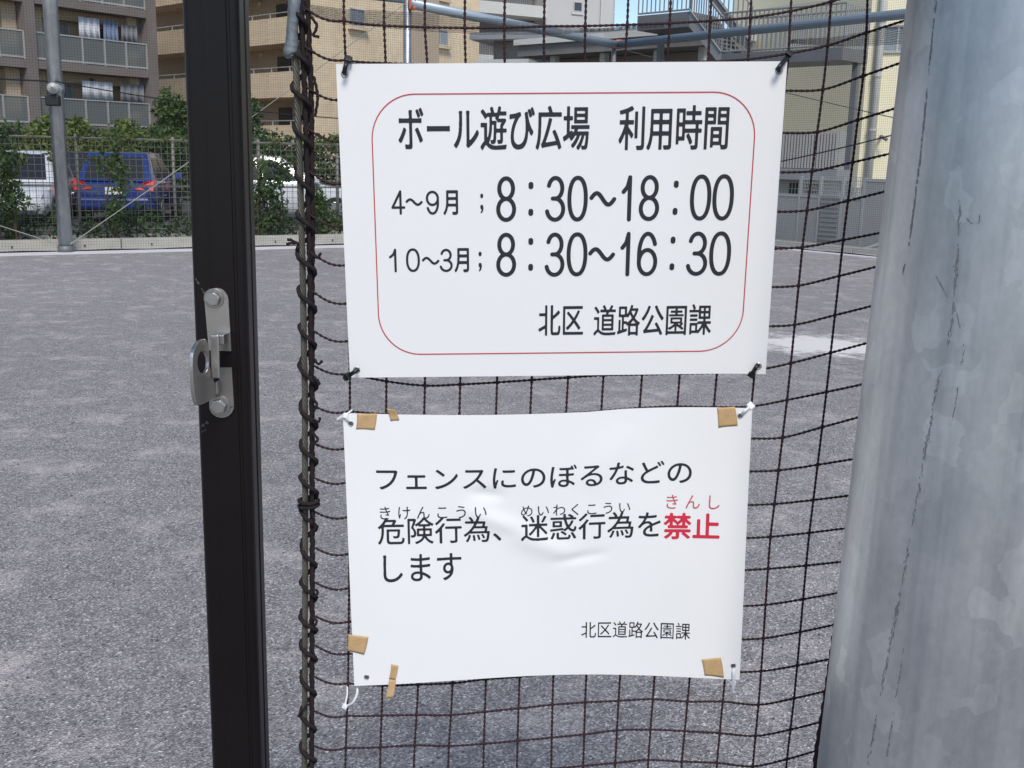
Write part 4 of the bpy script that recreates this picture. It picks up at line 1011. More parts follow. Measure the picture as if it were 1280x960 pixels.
for r in range(NR):
    for c in range(NC):
        if r in FULL: y = FULL[r][c]
        elif c >= 12: y = RY[c][r]
        else:
            ya, yb = RY[0][r], RY[12][r]; t = c/12
            y = ya + (yb-ya)*t + 4.0*math.sin(math.pi*min(1, t*1.05))*(1 if r < 9 else 0.6)
        x = colx(c, y)
        NODE[r, c] = at_depth(x, y, net_z(y) + 0.0020*math.sin(r*1.3 + c*0.8))
    y = RY['rope'][r]; NODE[r, -1] = at_depth(ropeX(y) + 1, y, net_z(y) - 0.005)
    y13 = RY[13][r] if r not in FULL else FULL[r][13]; y12 = RY[12][r] if r not in FULL else FULL[r][12]
    y = y13 - (y12-y13)*1.05 - 1; x = float(np.interp(y, [0, 480, 860, 955], [1141, 1087, 1033, 1017.5]))
    NODE[r, 14] = at_depth(x, y, net_z(y) + 0.004)
UP, DN = 11, 18
for c in range(-1, 15):
    for k in range(1, UP+1): NODE[-k, c] = NODE[0, c] + Vector((0, 0.0006*k, 0.0405*k))
    dz = (NODE[20, c].z - NODE[21, c].z)
    lo = NODE[21, c].z - 0.03; 
    for k in range(1, DN+1): NODE[21+k, c] = NODE[21, c] + Vector((0, 0.0, -lo*k/DN))
net = thing('ball_net', Vector((0, NODE[21, 7].y, 0.0)), 'dark brown knotted square-mesh ball net hanging behind the two signs', 'net')
RN = 0.00152
def cord_pts(seq): return catmull([tuple(NODE[k]) for k in seq], 6)
for c in range(0, 14):
    mb = MB()
    mb.rope(cord_pts([(r, c) for r in range(-1, 23)]), RN, 0.0052, 0.0013, 2, 6, 0.5)
    mb.rope(cord_pts([(r, c) for r in range(-UP, 0)]), RN, 0.0052, 0.004, 2, 5, 0.3)
    mb.rope(cord_pts([(r, c) for r in range(22, 22+DN)]), RN, 0.0052, 0.004, 2, 5, 0.3)
    for r in range(-UP, 22+DN): mb.ball(NODE[r, c], 0.0022, 0.95, 0.9, 1.15, 7, 5)
    mb.build('vertical_cord', M['net'], net, True)
for r in range(-UP, 22+DN):
    seq = [(r, c) for c in range(-1, 15)]
    pts = [Vector(NODE[k]) for k in seq]
    # the first mesh by the rope sags
    P = catmull([tuple(p) for p in pts], 6)
    for i in range(1, 6): P[i][2] -= 0.0045*math.sin(math.pi*i/6)*(1 if 0 <= r <= 21 else 0.6)
    far = r < -1 or r > 22
    MB().rope(P, RN, 0.0052, 0.004 if far else 0.0013, 2, 5 if far else 6, 0.3 if far else 0.5).build('horizontal_cord', M['net'], net, True)
# selvedge cords
edgeL = [NODE[r, -1] + Vector((0, 0.001, 0)) for r in range(-UP, 22+DN)]
MB().rope(catmull([tuple(p) for p in edgeL], 6), 0.0033, 0.016, 0.0022, 3, 8, 0.4).build('edge_rope', M['lash'], net, True)
inner = [NODE[r, -1] + Vector((0.0050*max(0, min(1, (8-r)/6)) + 0.0006, 0.004, 0)) for r in range(-UP, 10)]
MB().rope(catmull([tuple(p) for p in inner], 6), 0.0030, 0.016, 0.0022, 3, 8, 0.4).build('edge_rope', M['lash'], net, True)
edgeR = [NODE[r, 14] + Vector((0.001, 0.002, 0)) for r in range(-UP, 22+DN)]
MB().rope(catmull([tuple(p) for p in edgeR], 6), 0.0030, 0.016, 0.003, 3, 8, 0.4).build('edge_rope', M['net'], net, True)

# --- steel wire rope and its lashing
wx = lambda y: float(np.interp(y, [-500, 0, 80, 190, 300, 400, 500, 700, 960, 1500], [351, 366.5, 370, 374, 377.5, 379.5, 381.2, 381.6, 380.5, 378]))
def wire_c(y): return at_depth(wx(y), y, net_z(y) - 0.006)
ys_ = [-90 + i*12 for i in range(93)]
core = [wire_c(y) for y in ys_]
topw = core[0]; core_top = [topw + Vector((0.0, 0.0, 0.05*k)) for k in range(9, 0, -1)]
botw = core[-1]; nb = 14; core_bot = [botw + Vector((0, 0, -(botw.z-0.02)*k/nb)) for k in range(1, nb+1)]
wr = thing('wire_rope', Vector((botw.x, botw.y, 0.0)), 'twisted grey steel wire rope running down beside the net edge', 'cable')
W = resample(core_top + core + core_bot, 0.002)
s = np.concatenate([[0], np.cumsum(np.linalg.norm(np.diff(W, axis=0), axis=1))])
for k in range(6):
    ph = 2*np.pi*(s/0.034 + k/6)
    st_ = W + np.stack([np.cos(ph), np.sin(ph), np.zeros_like(ph)], 1)*0.00205
    MB().tube([Vector(p) for p in st_], 0.00125, 5).build('wire_strand', M['wire'], wr, True)
def wc(z): i = np.argmin(abs(W[:, 2]-z)); return Vector(W[i])
# grey sleeve clamped on the top part
sl_pts = [(369, -60), (371, -20), (369, 2), (367.5, 22), (366, 40), (365.5, 55), (364, 66), (366, 71)]
rad = [0.0056, 0.0058, 0.0058, 0.0055, 0.0052, 0.0062, 0.0068, 0.0046]
mb = MB(); P = catmull([tuple(at_depth(x-1.0, y, net_z(y) - 0.008)) for x, y in sl_pts], 6)
R_ = np.interp(np.arange(len(P))/6, range(len(rad)), rad)
mb.tube([Vector(p) for p in P], 0, 14, True, [float(r_*(1+0.03*math.sin(i*1.7))) for i, r_ in enumerate(R_)])
mb.build('sleeve', M['sleeve'], wr, True)
# lashing cord wound round wire rope and net edge
rows_y = [-40, 4] + RY['rope'][1:] + [1010, 1050]
z_rows = [wire_c(y).z for y in rows_y]
zs_top, zs_bot = W[0][2]-0.02, 0.06
turn = [z_rows[0] + 0.036*k for k in range(12, 0, -1)] + z_rows
turn = [z for z in turn if z < zs_top]
while turn[-1] - 0.035 > zs_bot: turn.append(turn[-1] - 0.035)
lp = []
eL = resample(edgeL, 0.004)
def edge_at(z): return Vector(eL[np.argmin(abs(eL[:, 2]-z))])
rnd = random.Random(8)
for i in range(len(turn)-1):
    jit = rnd.uniform(-0.4, 0.4); amp_ = rnd.uniform(0.0034, 0.0052)
    for k in range(16):
        t = k/16; z = turn[i] + (turn[i+1]-turn[i])*t
        w_, e_ = wc(z), edge_at(z); c = (w_ + e_)/2; hw = (e_.x - w_.x)/2 + amp_
        an = 2*math.pi*t + math.pi + jit
        # passes in front from upper left to lower right
        x = c.x + hw*math.cos(an + 0.0); y = c.y - 0.0062*(-math.sin(an)) 
        lp.append(Vector((x, y, z)))
lash = thing('lashing_cord', Vector((lp[-1].x, lp[-1].y, 0.0)), 'black cord wound in a spiral binding the net edge to the wire rope', 'cord')
MB().rope(resample(catmull([tuple(p) for p in lp], 2), 0.0015), 0.0028, 0.012, 0.0016, 3, 8, 0.35).build('spiral', M['lash'], lash, True)
def tail(pts_px, r=0.0017, dz=-0.012):
    P = catmull([tuple(at_depth(x, y, net_z(y) + dz)) for x, y in pts_px], 8)
    MB().rope(P, r, 0.006, 0.001, 3, 7, 0.4).build('cord_end', M['lash'], lash, True)
tail([(388, 20), (396, 32), (392, 44), (399, 46)]); tail([(392, 95), (397, 120), (394, 145)])
tail([(374, 306), (366, 301), (359, 299)]); tail([(374, 304), (366, 304), (358, 305)]); tail([(388, 316), (397, 322), (401, 316)])
tail([(392, 470), (397, 478), (400, 480), (396, 474)]); tail([(390, 495), (396, 506), (392, 514)]); tail([(391, 524), (398, 527), (400, 522)])
tail([(390, 540), (397, 549), (391, 556)]); tail([(390, 742), (394, 737), (397, 741), (393, 746)]); tail([(390, 772), (396, 776), (393, 783)])
tail([(386, 880), (376, 890), (373, 896)]); tail([(392, 448), (398, 455), (403, 451)]); tail([(390, 640), (394, 658), (392, 664)])
for yk in (632,):
    mb = MB()
    for q in range(2):
        zc_ = wire_c(yk + (q-1)*6).z; w_, e_ = wc(zc_), edge_at(zc_); c = (w_+e_)/2
        mb.rope([Vector((c.x + 0.0100*math.cos(a), c.y + 0.0078*math.sin(a), zc_ + 0.0012*math.sin(a+q))) for a in np.linspace(0, 2*math.pi, 40)], 0.0024, 0.010, 0.0015, 3, 8, 0.35)
    mb.build('knot', M['lash'], lash, True)

# --- lettering: raster the built-in glyphs, thicken with a round pen, trace back to outlines
def glyph_tris(body, spacing=1.0):
    c = bpy.data.curves.new('lettering', 'FONT'); c.body = body; c.space_character = spacing; c.resolution_u = 6
    o = bpy.data.objects.new('lettering', c); COL.objects.link(o); bpy.context.view_layer.update()
    me = o.evaluated_get(bpy.context.evaluated_depsgraph_get()).to_mesh(); me.calc_loop_triangles()
    v = np.array([p.co[:2] for p in me.vertices]); t = np.array([lt.vertices[:] for lt in me.loop_triangles])
    o.evaluated_get(bpy.context.evaluated_depsgraph_get()).to_mesh_clear()
    bpy.data.objects.remove(o); bpy.data.curves.remove(c)
    lo, hi = v.min(0), v.max(0)
    return ((v - lo)/(hi - lo))[t]
def blur1(F, s):
    r = int(3*s)+1; k = np.exp(-0.5*(np.arange(-r, r+1)/s)**2); k /= k.sum()
    for ax in (0, 1): F = np.apply_along_axis(lambda m: np.convolve(m, k, 'same'), ax, F)
    return F
CELL = 0.22
def text_field(body, w, h, dil, spacing=1.0, sig=1.5):
    """w, h in mm of the printed box; returns the field, positive inside, and its origin"""
    T = glyph_tris(body, spacing); pad = dil + 1.2
    T = T * np.array([w - 2*dil, h - 2*dil]) + dil + pad
    nx, ny = int((w + 2*pad)/CELL) + 2, int((h + 2*pad)/CELL) + 2; F = np.zeros((ny, nx))
    for a, b, c in T:
        lo = np.minimum(np.minimum(a, b), c)/CELL; hi = np.maximum(np.maximum(a, b), c)/CELL
        i0, j0 = int(lo[0]), int(lo[1]); i1, j1 = int(hi[0])+1, int(hi[1])+1
        X, Y = np.meshgrid(np.arange(i0, i1+1)*CELL, np.arange(j0, j1+1)*CELL)
        d = (b[1]-c[1])*(a[0]-c[0]) + (c[0]-b[0])*(a[1]-c[1])
        if abs(d) < 1e-9: continue
        l1 = ((b[1]-c[1])*(X-c[0]) + (c[0]-b[0])*(Y-c[1]))/d; l2 = ((c[1]-a[1])*(X-c[0]) + (a[0]-c[0])*(Y-c[1]))/d
        F[j0:j1+1, i0:i1+1] = np.maximum(F[j0:j1+1, i0:i1+1], ((l1 >= -1e-6) & (l2 >= -1e-6) & (l1+l2 <= 1+1e-6))[:ny-j0, :nx-i0])
    if dil > 0:
        R = int(dil/CELL)+1; G = F.copy()
        for dy in range(-R, R+1):
            for dx in range(-R, R+1):
                if (dx*dx+dy*dy)*CELL*CELL <= dil*dil + 1e-9 and (dx or dy): G = np.maximum(G, np.roll(np.roll(F, dy, 0), dx, 1))
        F = G
    return blur1(F, sig) - 0.5, pad
def stroke_field(strokes, w, h, rad):
    pad = rad + 1.2; nx, ny = int((w+2*pad)/CELL)+2, int((h+2*pad)/CELL)+2
    X, Y = np.meshgrid(np.arange(nx)*CELL - pad, np.arange(ny)*CELL - pad); D = np.full((ny, nx), 1e9)
    for st in strokes:
        P = np.array(st, float)*np.array([w - 2*rad, h - 2*rad]) + rad
        if len(P) == 1: P = np.vstack([P, P])
        for a, b in zip(P[:-1], P[1:]):
            e = b-a; L2 = max(e @ e, 1e-9); t = np.clip(((X-a[0])*e[0] + (Y-a[1])*e[1])/L2, 0, 1)
            D = np.minimum(D, np.hypot(X-a[0]-t*e[0], Y-a[1]-t*e[1]))
    return (rad - D)/CELL*0.5, pad
def trace(F, mb, u0, v0, S):
    """marching squares; (u0, v0) mm of field node (0,0); S maps mm -> 3D"""
    ny, nx = F.shape; ins = F > 0
    full = ins[:-1, :-1] & ins[:-1, 1:] & ins[1:, :-1] & ins[1:, 1:]
    anyc = (ins[:-1, :-1] | ins[:-1, 1:] | ins[1:, :-1] | ins[1:, 1:]) & ~full
    P = lambda x, y: S(u0 + x*CELL, v0 + y*CELL)
    for j in range(ny-1):
        i = 0; row = full[j]
        while i < nx-1:
            if row[i]:
                k = i
                while k < nx-1 and row[k] and k-i < 14: k += 1
                mb.add([P(i, j), P(k, j), P(k, j+1), P(i, j+1)], [(0, 1, 2, 3)]); i = k
            else: i += 1
    for j, i in zip(*np.nonzero(anyc)):
        q = [(i, j), (i+1, j), (i+1, j+1), (i, j+1)]; f = [F[y, x] for x, y in q]; out = []
        for k in range(4):
            a, b = f[k], f[(k+1) % 4]
            if a > 0: out.append(q[k])
            if (a > 0) != (b > 0):
                t = a/(a-b); out.append((q[k][0] + (q[(k+1)%4][0]-q[k][0])*t, q[k][1] + (q[(k+1)%4][1]-q[k][1])*t))
        if len(out) > 2: mb.add([P(*p) for p in out], [tuple(range(len(out)))])
def ell(cx, cy, rx, ry, a0, a1, n=28, p=1.0):
    out = []
    for i in range(n+1):
        a = math.radians(a0 + (a1-a0)*i/n); ca, sa = math.cos(a), math.sin(a)
        out.append((cx + rx*math.copysign(abs(ca)**p, ca), cy + ry*math.copysign(abs(sa)**p, sa)))
    return out
DIG = {'0': [ell(.5,.5,.5,.5,0,360,48,.9)],
       '1': [[(.95,0),(.95,1)], [(.95,1),(.62,.78),(.05,.66)]],
       '3': [ell(.47,.755,.45,.245,165,-90,30) + [(.30,.51)], [(.30,.51)] + ell(.46,.255,.54,.255,90,-168,34)],
       '4': [[(.70,0),(.70,1),(0,.27),(1,.27)]],
       '6': [ell(.5,.30,.5,.30,0,360,44), ell(.5,.52,.5,.48,28,180,26) + [(0,.30)]],
       '8': [ell(.5,.755,.43,.245,0,360,40), ell(.5,.255,.5,.255,0,360,44)],
       '~': [[(t, 0.5 + 0.5*math.sin(2*math.pi*(t*0.96+0.03))*1.0 + 0.0) for t in np.linspace(0, 1, 30)]],
       ':': [[(.5,0),(.5,.075)], [(.5,.925),(.5,1)]]}
DIG['9'] = [[(1-x, 1-y) for x, y in s_] for s_ in DIG['6']]

def homog(quad, w, h):
    """pixel quad (tl, tr, br, bl) -> mm on the sheet, v up"""
    dst = [(0, h), (w, h), (w, 0), (0, 0)]; A = []; B = []
    for (x, y), (u, v) in zip(quad, dst):
        A += [[x, y, 1, 0, 0, 0, -u*x, -u*y], [0, 0, 0, x, y, 1, -v*x, -v*y]]; B += [u, v]
    H = np.append(np.linalg.solve(np.array(A, float), np.array(B, float)), 1).reshape(3, 3)
    def f(x, y): q = H @ np.array([x, y, 1.0]); return q[0]/q[2], q[1]/q[2]
    return f
def boxmm(f, x0, x1, y0, y1):
    a = [f(x0, y0), f(x1, y0), f(x1, y1), f(x0, y1)]
    return (a[0][0]+a[3][0])/2, (a[1][0]+a[2][0])/2, (a[2][1]+a[3][1])/2, (a[0][1]+a[1][1])/2

SW, SH = 420.0, 297.0
def sheet_mesh(S, nu, nv, th, name, m, parent):
    v = []; f = []; 
    for k, hgt in ((0, 0.0), (1, -th)):
        for j in range(nv+1):
            for i in range(nu+1): v.append(tuple(S(SW*i/nu, SH*j/nv, hgt)))
    q = (nu+1)*(nv+1); idx = lambda i, j, k: k*q + j*(nu+1) + i
    for j in range(nv):
        for i in range(nu):
            f.append((idx(i,j,0), idx(i+1,j,0), idx(i+1,j+1,0), idx(i,j+1,0))); f.append((idx(i,j,1), idx(i,j+1,1), idx(i+1,j+1,1), idx(i+1,j,1)))
    sm = len(f); ring = [(i, 0) for i in range(nu)] + [(nu, j) for j in range(nv)] + [(nu-i, nv) for i in range(nu)] + [(0, nv-j) for j in range(nv)]
    k0 = len(v); v += [v[idx(i, j, 0)] for i, j in ring] + [v[idx(i, j, 1)] for i, j in ring]; nr = len(ring)
    f += [(k0+i, k0+nr+i, k0+nr+(i+1) % nr, k0+(i+1) % nr) for i in range(nr)]
    return mesh_obj(name, v, f, m, parent, True)
    for i in range(nu):
        f.append((idx(i,0,0), idx(i,0,1), idx(i+1,0,1), idx(i+1,0,0))); f.append((idx(i,nv,0), idx(i+1,nv,0), idx(i+1,nv,1), idx(i,nv,1)))
    for j in range(nv):
        f.append((idx(0,j,0), idx(0,j+1,0), idx(0,j+1,1), idx(0,j,1))); f.append((idx(nu,j,0), idx(nu,j,1), idx(nu,j+1,1), idx(nu,j+1,0)))
    return mesh_obj(name, v, f, m, parent, True)
def make_surface(quad, ztop, zbot, height):
    tl, tr, br, bl = [at_depth(x, y, z) for (x, y), z in zip(quad, (ztop, ztop, zbot, zbot))]
    nrm = (tr-tl).cross(bl-tl).normalized()
    if nrm.y > 0: nrm = -nrm
    down = (bl+br-tl-tr).normalized()
    def S(u, v, h=0.0):
        s, t = u/SW, v/SH
        p = (bl*(1-s) + br*s)*(1-t) + (tl*(1-s) + tr*s)*t
        hh, dd = height(s, t)
        return p + nrm*(hh + h) + down*dd
    return S, nrm

# --- upper sign: opening hours
Q1 = [(420, 80), (984.5, 76.5), (956, 466.5), (437.5, 472)]
def h1(s, t): return 0.0014*math.sin(math.pi*s*1.1 + 0.4)*(0.5 + 0.5*t) + (0.004*max(0, (s-0.86)/0.14)**2*(1-t)), 0.0
S1, n1 = make_surface(Q1, 1.0000, 1.0845, h1); f1 = homog(Q1, SW, SH)
sg1 = thing('notice_sign', S1(SW/2, 0), 'upper white sign with opening hours inside a thin red rounded border', 'sign')
sheet_mesh(S1, 42, 30, 0.0009, 'board', M['board'], sg1)
E1 = 0.00035
def put_text(parent, f, S, body, box, m, dil, spacing=1.0, sig=1.5, name='lettering'):
    u0, u1, v0, v1 = boxmm(f, *box); F, pad = text_field(body, u1-u0, v1-v0, dil, spacing, sig)
    mb = MB(); trace(F, mb, u0-pad, v0-pad, lambda u, v: S(u, v, E1)); return mb.build(name, M[m], parent)
def put_strokes(parent, f, S, items, m, rad):
    mb = MB()
    for ch, box in items:
        u0, u1, v0, v1 = boxmm(f, *box); F, pad = stroke_field(DIG[ch], u1-u0, v1-v0, rad); trace(F, mb, u0-pad, v0-pad, lambda u, v: S(u, v, E1))
    return mb.build('lettering', M[m], parent)
put_text(sg1, f1, S1, 'ボール遊び広場', (498, 738, 132.5, 188.5), 'ink', 0.64)
put_text(sg1, f1, S1, '利用時間', (774, 911.5, 131.5, 188), 'ink', 0.64)
put_strokes(sg1, f1, S1, [('4', (489.5,507,238,268.5)), ('~', (507.5,529,248,257.5)), ('9', (533,549.5,238.5,268.5))], 'ink', 1.12)
put_text(sg1, f1, S1, '月', (554.5, 573.5, 238, 269), 'ink', 0.45)
put_strokes(sg1, f1, S1, [('8', (621,646,220.5,277.5)), ('3', (683.6,707.5,220,277.3)), ('0', (710,735.5,219.8,277)), ('~', (737.5,771,239,258.5)),
    ('1', (777,790.5,219.3,277)), ('8', (799.5,825,219,276.5)), ('0', (863,889.5,218.3,276)), ('0', (891,917.6,218,276))], 'ink', 1.95)
put_strokes(sg1, f1, S1, [(':', (660.2,668.6,227.5,270)), (':', (840.8,849.4,226,269))], 'ink', 2.35)
put_strokes(sg1, f1, S1, [('1', (486.5,496.5,311,340.5)), ('0', (508,525.5,310.5,340)), ('~', (528,550,321,331)), ('3', (551,566.5,311,340))], 'ink', 1.12)
put_text(sg1, f1, S1, '月', (568.5, 587, 310, 340.5), 'ink', 0.45)
put_text(sg1, f1, S1, ';', (601.0, 605.2, 242, 267), 'ink', 0.35); put_text(sg1, f1, S1, ';', (598.8, 603.2, 314.5, 339.5), 'ink', 0.35)
put_strokes(sg1, f1, S1, [('8', (621,646,291,346)), ('3', (683,706.5,290.8,346)), ('0', (709,735,290.5,345.5)), ('~', (736,769.5,309,327)),
    ('1', (775.5,788.5,290,345.5)), ('6', (797,822.5,289.8,345.3)), ('3', (860,885,289.7,345)), ('0', (887,914,289.5,345))], 'ink', 1.95)
put_strokes(sg1, f1, S1, [(':', (660.0,668.4,297.5,338.5)), (':', (836.8,845.4,296,338))], 'ink', 2.35)
put_text(sg1, f1, S1, '北区', (673.5, 730, 381, 419.5), 'ink', 0.42); put_text(sg1, f1, S1, '道路公園課', (742.5, 890, 380.5, 419.5), 'ink', 0.40)
# red rounded border
ba, bb_ = f1(466.5, 200), f1(941.5, 200); bt, bo = f1(700, 116.5), f1(700, 440.8)
x0b, x1b, y0b, y1b, rb = ba[0], bb_[0], bo[1], bt[1], 41.0
cen = []
for cx_, cy_, a0 in ((x1b-rb, y1b-rb, 0), (x0b+rb, y1b-rb, 90), (x0b+rb, y0b+rb, 180), (x1b-rb, y0b+rb, 270)):
    for k in range(13):
        a = math.radians(a0 + 7.5*k); cen.append((cx_ + rb*math.cos(a), cy_ + rb*math.sin(a), math.cos(a), math.sin(a)))
dense = []
for i in range(len(cen)):
    p, q = cen[i], cen[(i+1) % len(cen)]; n = max(1, int(math.hypot(q[0]-p[0], q[1]-p[1])/8))
    for k in range(n): t = k/n; dense.append(tuple(p[j]*(1-t) + q[j]*t for j in range(4)))
mb = MB(); hw = 0.55
v = [S1(x - nx*hw, y - ny*hw, E1) for x, y, nx, ny in dense] + [S1(x + nx*hw, y + ny*hw, E1) for x, y, nx, ny in dense]
n = len(dense); mb.add(v, [(i, (i+1) % n, n + (i+1) % n, n + i) for i in range(n)]); mb.build('red_border', M['redline'], sg1)
def eyelet(parent, S, f, px, py, ro=3.6, ri=1.9, hole='hole'):
    u, v = f(px, py); mb = MB(); n = 24
    ring = lambda r, h: [S(u + r*math.cos(2*math.pi*i/n), v + r*math.sin(2*math.pi*i/n), h) for i in range(n)]
    A, B_, C_ = ring(ro, 0.0002), ring((ro+ri)/2, 0.0009), ring(ri, 0.0003)
    mb.add(A + B_ + C_, [(i, (i+1) % n, n+(i+1) % n, n+i) for i in range(n)] + [(n+i, n+(i+1) % n, 2*n+(i+1) % n, 2*n+i) for i in range(n)])
    e = mb.build('eyelet', M['eyelet'], parent, True)
    MB().add(ring(ri, 0.00028), [tuple(range(n))]).build('eyelet_hole', M[hole], e)
for px, py in ((431, 92.5), (974, 88.5), (947, 457), (446, 462.5)): eyelet(sg1, S1, f1, px, py)

# --- lower sign: taped laminated notice, wavy
Q2 = [(428.6, 516.5), (940.6, 510.5), (924.5, 849.5), (443, 857)]
def crease(s, t, a, b, amp, wid, side=0.0):
    ax, ay = a; bx, by = b; ex, ey = bx-ax, by-ay; L = math.hypot(ex, ey)
    q = max(0, min(1, ((s-ax)*ex + (t-ay)*ey)/(L*L))); dx, dy = s-ax-q*ex, t-ay-q*ey; d = math.hypot(dx, dy)
    return amp*math.exp(-(d/wid)**2)*math.sin(math.pi*min(1, max(0, q*0.96+0.02)))
def h2(s, t):
    h = 0.0012*math.sin(math.pi*s) * (0.35 + 0.65*math.sin(math.pi*t)) + 0.0007*math.sin(2*math.pi*s*1.3 + 1.0 + t*2)
    h += 0.0007*math.sin(7.0*s + 5.0*t)*math.sin(math.pi*t)
    # the fold: a raised tongue running down and right from under the first line
    h += crease(s, t, (0.27, 0.67), (0.47, 0.55), 0.0021, 0.030) + crease(s, t, (0.40, 0.56), (0.58, 0.46), 0.0021, 0.036)
    h -= crease(s, t, (0.50, 0.44), (0.66, 0.48), 0.0014, 0.018)
    h -= crease(s, t, (0.30, 0.72), (0.40, 0.70), 0.0018, 0.02)
    h += crease(s, t, (0.70, 0.95), (0.60, 0.70), 0.0012, 0.05)
    dn = (1-t)*(-0.0085*math.sin(math.pi*s)**1.2 + 0.0015*math.sin(2*math.pi*s)) + t*(0.0036*math.sin(math.pi*min(1, s*1.45)) - 0.002*math.sin(math.pi*max(0, (s-0.6)/0.4)))
    return h, dn
S2, n2 = make_surface(Q2, 1.0890, 1.1530, h2)
def f2raw(q): return homog(q, SW, SH)
_f2 = homog(Q2, SW, SH)
def f2(x, y):                         # undo the in-plane sag so that print lands where it is
    u, v = _f2(x, y)
    return u, v + h2(u/SW, v/SH)[1]*1000*0.92
sg2 = thing('notice_sign', S2(SW/2, 0), 'lower white laminated paper notice, creased, taped at its corners with brown tape', 'sign')
sheet_mesh(S2, 150, 106, 0.0004, 'sheet', M['sheet'], sg2)
put_text(sg2, f2, S2, 'フェンスにのぼるなどの', (470.5, 865, 580, 609), 'ink', 0.26, 1.0, 1.6)
put_text(sg2, f2, S2, '危険行為、迷惑行為を', (472, 826, 643, 676.5), 'ink', 0.24, 1.0, 1.5)
put_text(sg2, f2, S2, '禁止', (829.5, 900, 641.5, 674.5), 'red', 0.68, 1.0, 1.4)
put_text(sg2, f2, S2, 'します', (479.5, 577.5, 692.5, 726.5), 'ink', 0.26, 1.0, 1.6)
put_text(sg2, f2, S2, '北区道路公園課', (727, 863, 778, 799), 'ink', 0.12, 1.0, 1.2)
put_text(sg2, f2, S2, 'きけんこうい', (475, 609, 632.5, 648.5), 'ink', 0.0, 1.55, 1.1, 'reading_aid')
put_text(sg2, f2, S2, 'めいわくこうい', (652, 788, 629, 643.5), 'ink', 0.0, 1.32, 1.1, 'reading_aid')
put_text(sg2, f2, S2, 'きんし', (833, 900, 619, 636.5), 'redthin', 0.0, 1.5, 1.1, 'reading_aid')
for px, py in ((438.5, 529.5), (925.5, 520), (916.5, 832), (458.5, 846)): eyelet(sg2, S2, f2, px, py, 3.0, 2.1)
def tape(pts, lift=0.00045, curl=None, folds=6):
    """quad of tape on the sheet given by pixel corners tl, tr, br, bl"""
    q = [f2(*p) for p in pts]; n = 8; v = []
    for k in (0, 1):
        for j in range(n+1):
            for i in range(n+1):
                s, t = i/n, j/n
                u = (q[0][0]*(1-s) + q[1][0]*s)*(1-t) + (q[3][0]*(1-s) + q[2][0]*s)*t
                w = (q[0][1]*(1-s) + q[1][1]*s)*(1-t) + (q[3][1]*(1-s) + q[2][1]*s)*t
                h = lift + 0.0003*math.sin(5*s + 3*t) + (curl(s, t) if curl else 0) - k*0.00025
                v.append(S2(u + (0.35*math.sin(9*t*folds) if i in (0, n) else 0), w, h))
    N_ = (n+1)**2; f = []
    for j in range(n):
        for i in range(n):
            a = j*(n+1)+i; f.append((a, a+n+1, a+n+2, a+1)); f.append((N_+a, N_+a+1, N_+a+n+2, N_+a+n+1))
    ed = [(i, i+1) for i in range(n)] + [((n+1)*i+n, (n+1)*(i+1)+n) for i in range(n)] + [((n+1)*n+i+1, (n+1)*n+i) for i in range(n)] + [((n+1)*(i+1), (n+1)*i) for i in range(n)]
    f += [(a, b, N_+b, N_+a) for a, b in ed]
    return mesh_obj('tape', v, f, M['tape'], sg2, True)
tape([(446.5, 517.3), (471.5, 516.8), (469, 537), (445.5, 536.5)])
tape([(484, 509.5), (494, 511.5), (500, 524.5), (489, 526)], 0.0008, lambda s, t: 0.004*max(0, 0.55-t))
tape([(896.5, 510), (919, 508.5), (922.5, 532), (898.5, 535)])
tape([(435, 792), (461, 795.5), (456, 817), (434.5, 813)], 0.0010)
tape([(489.5, 829.5), (498.5, 831.5), (495, 849), (487, 848)], 0.0008)
tape([(487, 848.5), (495.5, 849.2), (492, 869), (482.5, 871)], 0.0008, lambda s, t: 0.003*t)
tape([(877, 824), (901, 821.5), (905, 846.5), (881, 844)])

